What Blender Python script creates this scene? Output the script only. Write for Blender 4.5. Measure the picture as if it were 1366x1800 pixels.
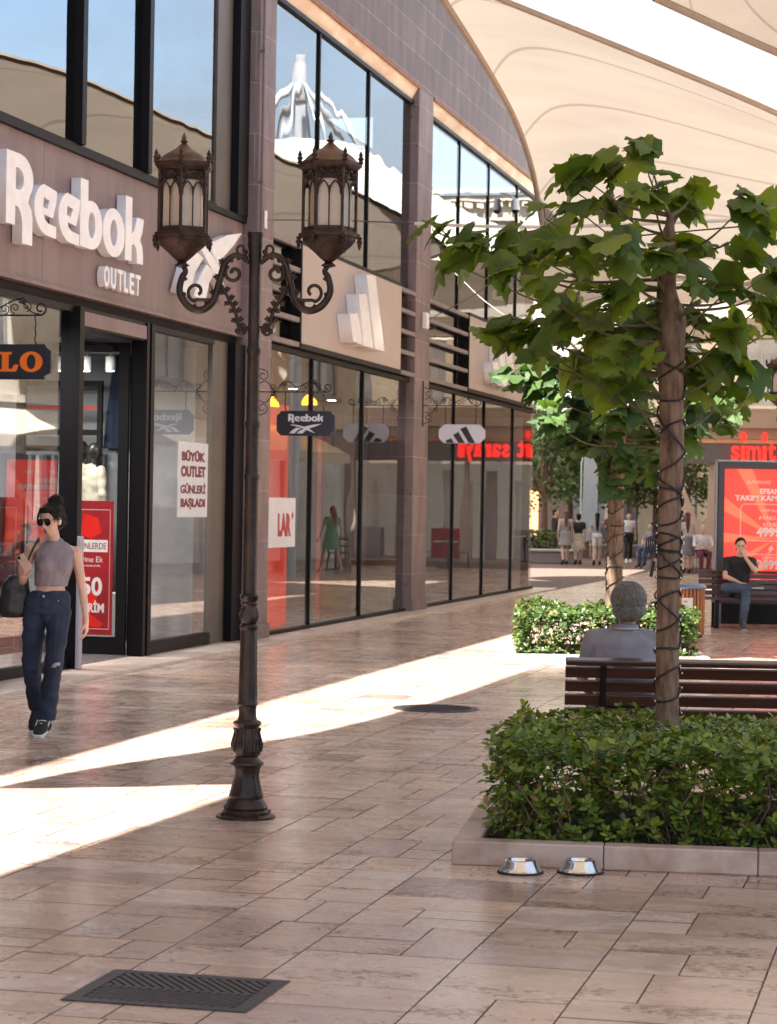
import bpy, bmesh, math, random
from mathutils import Vector, Matrix, Quaternion, noise
from math import sin, cos, pi, radians as R, atan2, sqrt
for o in list(bpy.data.objects): bpy.data.objects.remove(o)
SC = bpy.context.scene
COL = SC.collection
V = Vector
# ------------------------------------------------------------------ camera
F_PX, CAM_H, HOR, ROLL = 4100.0, 1.70, 889.0, 0.017
PIT = (900 - HOR) / F_PX
FW = V((0, cos(PIT), -sin(PIT))); U0 = V((0, sin(PIT), cos(PIT))); R0 = V((1, 0, 0))
RT = R0 * cos(ROLL) + U0 * sin(ROLL); UP = U0 * cos(ROLL) - R0 * sin(ROLL)
CP = V((0, 0, CAM_H))
cam = bpy.data.cameras.new('camera'); camo = bpy.data.objects.new('camera', cam); COL.objects.link(camo)
cam.sensor_fit = 'HORIZONTAL'; cam.sensor_width = 24.0; cam.lens = 24.0 * F_PX / 1366
cam.clip_start = 0.1; cam.clip_end = 900
m = Matrix((RT, UP, -FW)).transposed().to_4x4(); m.translation = CP
camo.matrix_world = m
cam.dof.use_dof = True; cam.dof.focus_distance = 14.0; cam.dof.aperture_fstop = 6.3
SC.camera = camo
# ------------------------------------------------------------------ world, sun, exposure
SUN_EL = R(58); SHX, SHY = 0.6, 0.8           # horizontal direction in which shadows fall
w = bpy.data.worlds.new('World'); SC.world = w; w.use_nodes = True
nt = w.node_tree; bg = nt.nodes['Background']
sky = nt.nodes.new('ShaderNodeTexSky'); sky.sky_type = 'NISHITA'; sky.sun_disc = False
sky.sun_elevation = SUN_EL; sky.sun_rotation = atan2(-SHX, -SHY); sky.air_density = 1.0; sky.dust_density = 0.7; sky.ozone_density = 1.2
# soft clouds mixed over the sky by direction
tc = nt.nodes.new('ShaderNodeTexCoord'); nz = nt.nodes.new('ShaderNodeTexNoise'); nz.inputs['Scale'].default_value = 2.2; nz.inputs['Detail'].default_value = 7; nz.inputs['Roughness'].default_value = 0.55
mp = nt.nodes.new('ShaderNodeMapping'); mp.inputs['Scale'].default_value = (1, 1, 3.2)
nt.links.new(tc.outputs['Generated'], mp.inputs['Vector']); nt.links.new(mp.outputs[0], nz.inputs['Vector'])
cr = nt.nodes.new('ShaderNodeValToRGB'); cr.color_ramp.elements[0].position = 0.26; cr.color_ramp.elements[1].position = 0.54
cr.color_ramp.elements[0].color = (0, 0, 0, 1); cr.color_ramp.elements[1].color = (0.85, 0.85, 0.85, 1)
nt.links.new(nz.outputs['Fac'], cr.inputs['Fac'])
mx = nt.nodes.new('ShaderNodeMixRGB'); mx.inputs[2].default_value = (1.9, 2.02, 2.18, 1)
nt.links.new(cr.outputs[0], mx.inputs[0]); nt.links.new(sky.outputs[0], mx.inputs[1]); nt.links.new(mx.outputs[0], bg.inputs['Color'])
bg.inputs['Strength'].default_value = 0.10
sl = bpy.data.lights.new('sun', 'SUN'); sl.energy = 5.0; sl.angle = R(0.5); sl.color = (1.0, 0.95, 0.88)
so = bpy.data.objects.new('sun', sl); COL.objects.link(so)
sd = V((SHX * cos(SUN_EL), SHY * cos(SUN_EL), -sin(SUN_EL)))
so.rotation_mode = 'QUATERNION'; so.rotation_quaternion = sd.to_track_quat('-Z', 'Y'); so.location = (-8, -10, 20)
SC.view_settings.view_transform = 'Standard'; SC.view_settings.look = 'None'; SC.view_settings.gamma = 1
SC.view_settings.exposure = 2.42
SC.render.engine = 'CYCLES'
SC.cycles.use_denoising = True
SC.cycles.max_bounces = 9; SC.cycles.diffuse_bounces = 4; SC.cycles.glossy_bounces = 5; SC.cycles.transparent_max_bounces = 16; SC.cycles.transmission_bounces = 4
SC.cycles.sample_clamp_indirect = 8; SC.cycles.caustics_reflective = False; SC.cycles.caustics_refractive = False
# ------------------------------------------------------------------ measuring helpers (photo pixel -> world)
def ray(x, y): return FW + RT * ((x - 683) / F_PX) + UP * ((900 - y) / F_PX)
def gnd(x, y, z=0.0):
    d = ray(x, y); return CP + d * ((z - CAM_H) / d.z)
def pt(x, y, Y):
    d = ray(x, y); return CP + d * (Y / d.y)
FA = gnd(0, 1212); FB = gnd(940, 1038)
FU = (FB - FA).normalized(); FN = V((FU.y, -FU.x, 0))        # along the facade / outward to the street
FROT = atan2(FU.y, FU.x)                                     # local x = along, local y = into the building
def mir(P): return P - FN * (2 * (P - FA).dot(FN))
def fac(s, w, z): return FA + FU * s - FN * w + V((0, 0, z))
# ------------------------------------------------------------------ objects
def tag(o, label=None, cat=None, group=None, kind=None):
    if label: o['label'] = label
    if cat: o['category'] = cat
    if group: o['group'] = group
    if kind: o['kind'] = kind
    return o
def empty(name, loc=(0, 0, 0), rz=0.0, label=None, cat=None, group=None):
    o = bpy.data.objects.new(name, None); COL.objects.link(o); o.empty_display_size = 0.2
    o.location = loc; o.rotation_euler = (0, 0, rz)
    return tag(o, label, cat, group)
def fempty(name, label=None, cat=None, group=None, s=0.0, w=0.0, z=0.0):
    return empty(name, fac(s, w, z), FROT, label, cat, group)
CH = {}
def par(o, p):
    o.parent = p; CH.setdefault(p.name, []).append(o)
def copy_tree(o, parent=None):
    c = o.copy(); COL.objects.link(c)
    if parent: par(c, parent)
    for ch in list(CH.get(o.name, [])): copy_tree(ch, c)
    return c
class MB:
    def __init__(s): s.v = []; s.f = []; s.mi = []; s.uv = None; s.cur = 0; s.M = None
    def add(s, vs, fs):
        b = len(s.v)
        if s.M is not None: vs = [s.M @ V(p) for p in vs]
        s.v += [tuple(p) for p in vs]; s.f += [tuple(i + b for i in f) for f in fs]; s.mi += [s.cur] * len(fs)
        return s
    def box(s, x0, x1, y0, y1, z0, z1):
        return s.add([(x0, y0, z0), (x1, y0, z0), (x1, y1, z0), (x0, y1, z0), (x0, y0, z1), (x1, y0, z1), (x1, y1, z1), (x0, y1, z1)],
                     [(0, 3, 2, 1), (4, 5, 6, 7), (0, 1, 5, 4), (1, 2, 6, 5), (2, 3, 7, 6), (3, 0, 4, 7)])
    def bbox(s, x0, x1, y0, y1, z0, z1, b=0.01):
        bm = bmesh.new(); bmesh.ops.create_cube(bm, size=1)
        for v in bm.verts: v.co = V(((x0 + x1) / 2 + v.co.x * (x1 - x0), (y0 + y1) / 2 + v.co.y * (y1 - y0), (z0 + z1) / 2 + v.co.z * (z1 - z0)))
        bmesh.ops.bevel(bm, geom=bm.edges[:], offset=b, segments=2, affect='EDGES', profile=0.5)
        s.add([v.co.copy() for v in bm.verts], [[v.index for v in f.verts] for f in bm.faces]); bm.free(); return s
    def quad(s, a, b, c, d): return s.add([a, b, c, d], [(0, 1, 2, 3)])
    def tube(s, pts, r, n=8, cap=True, rf=None):
        pts = [V(p) for p in pts]; k = len(pts)
        rs = r if isinstance(r, (list, tuple)) else [r] * k
        vs = []; prev = None
        for i, p in enumerate(pts):
            t = (pts[min(i + 1, k - 1)] - pts[max(i - 1, 0)])
            if t.length < 1e-9: t = V((0, 0, 1))
            t.normalize()
            if prev is None:
                a = t.cross(V((0, 0, 1)) if abs(t.z) < 0.9 else V((1, 0, 0))).normalized()
            else:
                a = prev - t * prev.dot(t)
                a = a.normalized() if a.length > 1e-6 else t.orthogonal().normalized()
            prev = a; b = t.cross(a)
            for j in range(n):
                an = 2 * pi * j / n; q = rs[i] * (rf(i, an) if rf else 1)
                vs.append(p + a * (cos(an) * q) + b * (sin(an) * q))
        fs = [(i * n + j, i * n + (j + 1) % n, (i + 1) * n + (j + 1) % n, (i + 1) * n + j) for i in range(k - 1) for j in range(n)]
        if cap: fs += [tuple(range(n))[::-1], tuple((k - 1) * n + j for j in range(n))]
        return s.add(vs, fs)
    def loft(s, rings):          # rings: (center, rx, ry[, xaxis, yaxis]) closed
        vs = []; n = 14
        for rg in rings:
            c, rx, ry = V(rg[0]), rg[1], rg[2]
            ax = V(rg[3]).normalized() if len(rg) > 3 else V((1, 0, 0)); ay = V(rg[4]).normalized() if len(rg) > 4 else V((0, 1, 0))
            for j in range(n):
                an = 2 * pi * j / n; vs.append(c + ax * (cos(an) * rx) + ay * (sin(an) * ry))
        k = len(rings)
        fs = [(i * n + j, i * n + (j + 1) % n, (i + 1) * n + (j + 1) % n, (i + 1) * n + j) for i in range(k - 1) for j in range(n)]
        fs += [tuple(range(n))[::-1], tuple((k - 1) * n + j for j in range(n))]
        return s.add(vs, fs)
    def lathe(s, prof, n=24, c=(0, 0, 0), rf=None, ph=0.0):
        vs = []
        for i, (r, z) in enumerate(prof):
            for j in range(n):
                an = 2 * pi * j / n + ph; q = r * (rf(i, z, an) if rf else 1)
                vs.append((c[0] + q * cos(an), c[1] + q * sin(an), c[2] + z))
        k = len(prof)
        fs = [(i * n + j, i * n + (j + 1) % n, (i + 1) * n + (j + 1) % n, (i + 1) * n + j) for i in range(k - 1) for j in range(n)]
        fs += [tuple(range(n))[::-1], tuple((k - 1) * n + j for j in range(n))]
        return s.add(vs, fs)
    def ball(s, c, rx, ry=None, rz=None, n=12, m=8):
        ry = ry or rx; rz = rz or rx
        vs = []; 
        for i in range(1, m):
            th = pi * i / m
            for j in range(n):
                an = 2 * pi * j / n; vs.append((c[0] + rx * sin(th) * cos(an), c[1] + ry * sin(th) * sin(an), c[2] - rz * cos(th)))
        vs += [(c[0], c[1], c[2] - rz), (c[0], c[1], c[2] + rz)]
        fs = [(i * n + j, i * n + (j + 1) % n, (i + 1) * n + (j + 1) % n, (i + 1) * n + j) for i in range(m - 2) for j in range(n)]
        a, b = (m - 1) * n, (m - 1) * n + 1
        fs += [(a, (j + 1) % n, j) for j in range(n)] + [(b, (m - 2) * n + j, (m - 2) * n + (j + 1) % n) for j in range(n)]
        return s.add(vs, fs)
    def prism(s, poly, y0, y1):   # poly in x,z, thickness along y
        n = len(poly)
        vs = [(p[0], y0, p[1]) for p in poly] + [(p[0], y1, p[1]) for p in poly]
        return s.add(vs, [tuple(range(n)), tuple(range(2 * n - 1, n - 1, -1))] + [(i, i + n, (i + 1) % n + n, (i + 1) % n) for i in range(n)])
    def mesh(s, name='m'):
        me = bpy.data.meshes.new(name); me.from_pydata(s.v, [], s.f)
        return me
    def build(s, name, mat, parent=None, smooth=False, sharp=None):
        me = s.mesh(name)
        mats = mat if isinstance(mat, (list, tuple)) else [mat]
        for q in mats: me.materials.append(q)
        if len(mats) > 1: me.polygons.foreach_set('material_index', s.mi)
        o = bpy.data.objects.new(name, me); COL.objects.link(o)
        if smooth or sharp:
            me.polygons.foreach_set('use_smooth', [True] * len(me.polygons))
            if sharp: me.set_sharp_from_angle(angle=R(sharp))
        me.update()
        if parent: par(o, parent)
        return o
def mobj(name, me, mat, parent=None, smooth=False, sharp=None):
    me.materials.clear()
    for q in (mat if isinstance(mat, (list, tuple)) else [mat]): me.materials.append(q)
    o = bpy.data.objects.new(name, me); COL.objects.link(o)
    if smooth or sharp:
        me.polygons.foreach_set('use_smooth', [True] * len(me.polygons))
        if sharp: me.set_sharp_from_angle(angle=R(sharp))
    if parent: par(o, parent)
    return o
def evalmesh(o):
    me = bpy.data.meshes.new_from_object(o.evaluated_get(bpy.context.evaluated_depsgraph_get()))
    d = o.data; bpy.data.objects.remove(o)
    if isinstance(d, bpy.types.Mesh): bpy.data.meshes.remove(d)
    else: bpy.data.curves.remove(d)
    return me
def text_mesh(txt, size, extrude, bold=0.0, w=None, h=None, align='LEFT', bevel=0.0, shear=0.0, spacing=1.0):
    c = bpy.data.curves.new('t', 'FONT'); c.body = txt; c.size = size; c.extrude = extrude; c.offset = bold
    c.align_x = 'LEFT'; c.bevel_depth = bevel; c.resolution_u = 4; c.shear = shear; c.space_character = spacing
    o = bpy.data.objects.new('t', c); COL.objects.link(o); me = evalmesh(o)
    xs = [v.co.x for v in me.vertices]; ys = [v.co.y for v in me.vertices]
    x0, x1, y0, y1 = min(xs), max(xs), min(ys), max(ys)
    sx = (w / (x1 - x0)) if w else 1; sy = (h / (y1 - y0)) if h else (sx if w else 1)
    if h and not w: sx = sy
    dx = {'LEFT': 0, 'CENTER': -0.5, 'RIGHT': -1}[align] * (x1 - x0) * sx
    for v in me.vertices:                # stands upright: x along, z up, depth along y (front at -y)
        v.co = V(((v.co.x - x0) * sx + dx, -v.co.z, (v.co.y - y0) * sy))
    return me
def shape_mesh(loops, depth, bevel=0.0, res=6):
    """closed x,z outlines (holes allowed) filled and extruded along y; front at y=-depth, back at 0"""
    c = bpy.data.curves.new('s', 'CURVE'); c.dimensions = '2D'; c.fill_mode = 'BOTH'; c.extrude = depth / 2; c.bevel_depth = bevel
    for lp in loops:
        sp = c.splines.new('POLY'); sp.points.add(len(lp) - 1)
        for p, q in zip(sp.points, lp): p.co = (q[0], q[1], 0, 1)
        sp.use_cyclic_u = True
    o = bpy.data.objects.new('s', c); COL.objects.link(o); me = evalmesh(o)
    for v in me.vertices: v.co = V((v.co.x, -v.co.z - depth / 2, v.co.y))
    return me
def xf(me, M): me.transform(M); return me
def joinm(ms):
    bm = bmesh.new()
    for q in ms: bm.from_mesh(q)
    me = bpy.data.meshes.new('j'); bm.to_mesh(me); bm.free(); return me
def catmull(pts, n):
    pts = [V(p) for p in pts]; P = [pts[0] * 2 - pts[1]] + pts + [pts[-1] * 2 - pts[-2]]; out = []
    for i in range(n + 1):
        t = i / n * (len(pts) - 1); k = min(int(t), len(pts) - 2); u = t - k
        a, b, c, d = P[k], P[k + 1], P[k + 2], P[k + 3]
        out.append(0.5 * ((2 * b) + (c - a) * u + (2 * a - 5 * b + 4 * c - d) * u * u + (3 * b - a - 3 * c + d) * u ** 3))
    return out
# ------------------------------------------------------------------ materials
MT = {}
def N(nt, t, **kw):
    n = nt.nodes.new(t)
    for k, v in kw.items():
        if k in n.inputs: n.inputs[k].default_value = v
        else: setattr(n, k, v)
    return n
def mat(name, c1, c2=None, scale=5.0, rough=0.6, metal=0.0, bump=0.0, bscale=None, rvar=0.0, detail=5, stretch=(1, 1, 1), coord='Object', lo=0.35, hi=0.65, spec=0.5, emit=None, es=0.0, island=0.0, coat=0.0):
    if name in MT: return MT[name]
    m = bpy.data.materials.new(name); m.use_nodes = True; nt = m.node_tree; b = nt.nodes['Principled BSDF']; L = nt.links.new
    b.inputs['Roughness'].default_value = rough; b.inputs['Metallic'].default_value = metal; b.inputs['Specular IOR Level'].default_value = spec
    b.inputs['Coat Weight'].default_value = coat
    tc = N(nt, 'ShaderNodeTexCoord'); mp = N(nt, 'ShaderNodeMapping'); mp.inputs['Scale'].default_value = stretch
    L(tc.outputs[coord], mp.inputs['Vector'])
    if c2 is None: c2 = tuple(x * 0.82 for x in c1)
    nz = N(nt, 'ShaderNodeTexNoise', Scale=scale, Detail=detail, Roughness=0.6); L(mp.outputs[0], nz.inputs['Vector'])
    cr = N(nt, 'ShaderNodeValToRGB'); cr.color_ramp.elements[0].position = lo; cr.color_ramp.elements[1].position = hi
    cr.color_ramp.elements[0].color = (*c2, 1); cr.color_ramp.elements[1].color = (*c1, 1)
    L(nz.outputs['Fac'], cr.inputs['Fac']); out = cr.outputs[0]
    if island:
        g = N(nt, 'ShaderNodeNewGeometry'); hs = N(nt, 'ShaderNodeHueSaturation'); mr = N(nt, 'ShaderNodeMapRange')
        mr.inputs['To Min'].default_value = 1 - island; mr.inputs['To Max'].default_value = 1 + island
        L(g.outputs['Random Per Island'], mr.inputs['Value']); L(mr.outputs[0], hs.inputs['Value']); L(out, hs.inputs['Color']); out = hs.outputs[0]
    L(out, b.inputs['Base Color'])
    if rvar:
        mr = N(nt, 'ShaderNodeMapRange'); mr.inputs['To Min'].default_value = rough - rvar; mr.inputs['To Max'].default_value = rough + rvar
        L(nz.outputs['Fac'], mr.inputs['Value']); L(mr.outputs[0], b.inputs['Roughness'])
    if bump:
        n2 = N(nt, 'ShaderNodeTexNoise', Scale=bscale or scale * 4, Detail=6); L(mp.outputs[0], n2.inputs['Vector'])
        bp = N(nt, 'ShaderNodeBump', Strength=bump, Distance=0.01); L(n2.outputs['Fac'], bp.inputs['Height']); L(bp.outputs[0], b.inputs['Normal'])
    if emit:
        b.inputs['Emission Color'].default_value = (*emit, 1); b.inputs['Emission Strength'].default_value = es
    MT[name] = m; return m
def glass_mat(name, ior=1.9, tint=(0.86, 0.9, 0.9), wav=0.0):
    m = bpy.data.materials.new(name); m.use_nodes = True; nt = m.node_tree; L = nt.links.new
    for n in list(nt.nodes): nt.nodes.remove(n)
    o = N(nt, 'ShaderNodeOutputMaterial'); t = N(nt, 'ShaderNodeBsdfTransparent'); t.inputs[0].default_value = (*tint, 1)
    g = N(nt, 'ShaderNodeBsdfGlossy'); g.inputs['Roughness'].default_value = 0.0; g.inputs['Color'].default_value = (0.95, 0.95, 0.94, 1)
    fr = N(nt, 'ShaderNodeFresnel', IOR=ior); mx = N(nt, 'ShaderNodeMixShader')
    if wav:
        tc = N(nt, 'ShaderNodeTexCoord'); nz = N(nt, 'ShaderNodeTexNoise', Scale=0.9, Detail=1.0); L(tc.outputs['Object'], nz.inputs['Vector'])
        bp = N(nt, 'ShaderNodeBump', Strength=1.0, Distance=wav); L(nz.outputs['Fac'], bp.inputs['Height']); L(bp.outputs[0], g.inputs['Normal'])
    L(fr.outputs[0], mx.inputs[0]); L(t.outputs[0], mx.inputs[1]); L(g.outputs[0], mx.inputs[2]); L(mx.outputs[0], o.inputs['Surface'])
    MT[name] = m; return m
def fabric_mat(name, col, trans=0.35, seams=0):
    m = bpy.data.materials.new(name); m.use_nodes = True; nt = m.node_tree; L = nt.links.new
    for n in list(nt.nodes): nt.nodes.remove(n)
    o = N(nt, 'ShaderNodeOutputMaterial'); d = N(nt, 'ShaderNodeBsdfDiffuse'); t = N(nt, 'ShaderNodeBsdfTranslucent'); mx = N(nt, 'ShaderNodeMixShader'); mx.inputs[0].default_value = trans
    tc = N(nt, 'ShaderNodeTexCoord'); nz = N(nt, 'ShaderNodeTexNoise', Scale=0.6, Detail=6.0); L(tc.outputs['Object'], nz.inputs['Vector'])
    cr = N(nt, 'ShaderNodeValToRGB'); cr.color_ramp.elements[0].position = 0.3; cr.color_ramp.elements[1].position = 0.7
    cr.color_ramp.elements[0].color = (*[c * 0.86 for c in col], 1); cr.color_ramp.elements[1].color = (*col, 1); L(nz.outputs['Fac'], cr.inputs['Fac'])
    out = cr.outputs[0]
    if seams:
        sp = N(nt, 'ShaderNodeSeparateXYZ'); L(tc.outputs['UV'], sp.inputs[0])
        mu = N(nt, 'ShaderNodeMath', operation='MULTIPLY'); mu.inputs[1].default_value = seams; L(sp.outputs['Y'], mu.inputs[0])
        fr = N(nt, 'ShaderNodeMath', operation='FRACT'); L(mu.outputs[0], fr.inputs[0])
        lt = N(nt, 'ShaderNodeMath', operation='LESS_THAN'); lt.inputs[1].default_value = 0.045; L(fr.outputs[0], lt.inputs[0])
        m2 = N(nt, 'ShaderNodeMixRGB'); m2.blend_type = 'MULTIPLY'; m2.inputs[2].default_value = (0.72, 0.70, 0.68, 1); L(lt.outputs[0], m2.inputs[0]); L(out, m2.inputs[1]); out = m2.outputs[0]
    L(out, d.inputs[0]); L(out, t.inputs[0]); L(d.outputs[0], mx.inputs[1]); L(t.outputs[0], mx.inputs[2]); L(mx.outputs[0], o.inputs['Surface'])
    MT[name] = m; return m
def leaf_mat(name, c1, c2, trans=0.3, rough=0.45, dead=None):
    m = bpy.data.materials.new(name); m.use_nodes = True; nt = m.node_tree; L = nt.links.new
    b = nt.nodes['Principled BSDF']; b.inputs['Roughness'].default_value = rough
    o = nt.nodes['Material Output']; t = N(nt, 'ShaderNodeBsdfTranslucent'); mx = N(nt, 'ShaderNodeMixShader'); mx.inputs[0].default_value = trans
    g = N(nt, 'ShaderNodeNewGeometry'); cr = N(nt, 'ShaderNodeValToRGB'); cr.color_ramp.elements[0].color = (*c2, 1); cr.color_ramp.elements[1].color = (*c1, 1)
    if dead:
        cr.color_ramp.elements[1].position = .965; e_ = cr.color_ramp.elements.new(.972); e_.color = (*dead, 1); e_ = cr.color_ramp.elements.new(.5); e_.color = (*[(a_ + b_) * .42 for a_, b_ in zip(c1, c2)], 1)
    L(g.outputs['Random Per Island'], cr.inputs['Fac']); L(cr.outputs[0], b.inputs['Base Color'])
    m2 = N(nt, 'ShaderNodeMixRGB'); m2.blend_type = 'MULTIPLY'; m2.inputs[0].default_value = 1; m2.inputs[2].default_value = (1.5, 1.5, 0.5, 1); L(cr.outputs[0], m2.inputs[1]); L(m2.outputs[0], t.inputs[0])
    L(b.outputs[0], mx.inputs[1]); L(t.outputs[0], mx.inputs[2]); L(mx.outputs[0], o.inputs['Surface'])
    MT[name] = m; return m
def plain(name, c, rough=0.5, metal=0.0, **k): return mat(name, c, tuple(x * 0.9 for x in c), 8, rough, metal, **k)
def brick_mat(name, c1, c2, mortar, bw, bh, rough=0.7, msize=0.006, offs=0.5, bump=0.3, noise_mix=0.5, plane='xz', wl=0):
    m = bpy.data.materials.new(name); m.use_nodes = True; nt = m.node_tree; L = nt.links.new; b = nt.nodes['Principled BSDF']; b.inputs['Roughness'].default_value = rough
    tc = N(nt, 'ShaderNodeTexCoord'); sp = N(nt, 'ShaderNodeSeparateXYZ'); cb = N(nt, 'ShaderNodeCombineXYZ'); L(tc.outputs['Object'], sp.inputs[0])
    if plane == 'xz':
        ad = N(nt, 'ShaderNodeMath', operation='ADD'); L(sp.outputs['X'], ad.inputs[0]); L(sp.outputs['Y'], ad.inputs[1]); L(ad.outputs[0], cb.inputs['X']); L(sp.outputs['Z'], cb.inputs['Y'])
    else: L(sp.outputs['X'], cb.inputs['X']); L(sp.outputs['Y'], cb.inputs['Y'])
    br = N(nt, 'ShaderNodeTexBrick', Scale=1.0); br.offset = offs; br.inputs['Color1'].default_value = (*c1, 1); br.inputs['Color2'].default_value = (*c2, 1); br.inputs['Mortar'].default_value = (*mortar, 1)
    br.inputs['Mortar Size'].default_value = msize; br.inputs['Brick Width'].default_value = bw; br.inputs['Row Height'].default_value = bh; br.inputs['Mortar Smooth'].default_value = 0.3
    L(cb.outputs[0], br.inputs['Vector'])
    mp = N(nt, 'ShaderNodeMapping'); mp.inputs['Scale'].default_value = (1, 1, 0.35); L(tc.outputs['Object'], mp.inputs['Vector'])
    nz = N(nt, 'ShaderNodeTexNoise', Scale=3.0, Detail=8.0, Roughness=0.65); L(mp.outputs[0], nz.inputs['Vector'])
    cr = N(nt, 'ShaderNodeValToRGB'); cr.color_ramp.elements[0].position = 0.3; cr.color_ramp.elements[1].position = 0.7
    cr.color_ramp.elements[0].color = (0.62, 0.62, 0.62, 1); cr.color_ramp.elements[1].color = (1.15, 1.12, 1.12, 1); L(nz.outputs['Fac'], cr.inputs['Fac'])
    mx = N(nt, 'ShaderNodeMixRGB'); mx.blend_type = 'MULTIPLY'; mx.inputs[0].default_value = noise_mix * 2 if noise_mix < 0.5 else 1; L(br.outputs['Color'], mx.inputs[1]); L(cr.outputs[0], mx.inputs[2])
    out = mx.outputs[0]
    # dark pits of the volcanic stone
    n2 = N(nt, 'ShaderNodeTexNoise', Scale=14.0, Detail=3.0); L(tc.outputs['Object'], n2.inputs['Vector'])
    c2_ = N(nt, 'ShaderNodeValToRGB'); c2_.color_ramp.elements[0].position = 0.27; c2_.color_ramp.elements[1].position = 0.33; c2_.color_ramp.elements[0].color = (0.45, 0.42, 0.42, 1); c2_.color_ramp.elements[1].color = (1, 1, 1, 1)
    L(n2.outputs['Fac'], c2_.inputs['Fac']); m3 = N(nt, 'ShaderNodeMixRGB'); m3.blend_type = 'MULTIPLY'; m3.inputs[0].default_value = 1; L(out, m3.inputs[1]); L(c2_.outputs[0], m3.inputs[2]); out = m3.outputs[0]
    L(out, b.inputs['Base Color'])
    bp = N(nt, 'ShaderNodeBump', Strength=bump, Distance=0.01); L(nz.outputs['Fac'], bp.inputs['Height']); L(bp.outputs[0], b.inputs['Normal'])
    MT[name] = m; return m
# ================================================================== materials used widely
M_BLACK = plain('black_metal', (0.004, 0.0035, 0.004), 0.45, 0.0, spec=0.2)
M_FRAME = mat('window_frame_metal', (0.005, 0.004, 0.006), (0.003, 0.0025, 0.004), 3, 0.5, 0.0, stretch=(1, 1, 0.1), spec=0.18)
M_STONE = brick_mat('dark_volcanic_stone', (0.185, 0.135, 0.135), (0.14, 0.105, 0.11), (0.30, 0.25, 0.24), 1.35, 0.42, msize=0.008)
M_PILLAR = brick_mat('pillar_stone', (0.25, 0.19, 0.185), (0.20, 0.15, 0.15), (0.33, 0.27, 0.26), 2.6, 0.62, msize=0.008)
M_FASCIA = mat('brown_fascia_metal', (0.215, 0.152, 0.15), (0.145, 0.096, 0.096), 2.2, 0.5, 0.0, stretch=(1.4, 1.4, 0.25), bump=0.05, rvar=0.1)
M_TAUPE = mat('taupe_fascia_panel', (0.40, 0.325, 0.295), (0.36, 0.29, 0.265), 0.8, 0.32, 0.0, spec=0.6)
M_GLASS_UP = glass_mat('upper_glass', 4.0, (0.55, 0.6, 0.62), 0.004)
M_GLASS3 = glass_mat('bay_glass', 3.2, (0.86, 0.88, 0.88), 0.0015)
M_GLASS = glass_mat('shop_glass', 2.4, (0.86, 0.88, 0.88), 0.0015)
M_WHITE = plain('white_sign_paint', (0.82, 0.82, 0.85), 0.12, coat=0.3)
M_WHITEM = plain('white_matt', (0.78, 0.77, 0.76), 0.5)
M_RED = mat('red_print', (0.55, 0.025, 0.03), (0.42, 0.015, 0.02), 1.5, 0.35)
M_IRON = mat('wrought_iron', (0.02, 0.017, 0.017), (0.03, 0.022, 0.02), 30, 0.5, 0.6)
M_GREYWALL = plain('grey_shop_wall', (0.40, 0.40, 0.43), 0.7)
M_DARKCEIL = plain('dark_ceiling', (0.05, 0.05, 0.06), 0.8)
M_CREAM = mat('cream_limestone', (0.72, 0.66, 0.56), (0.60, 0.53, 0.44), 2.0, 0.8, bump=0.15)

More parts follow.
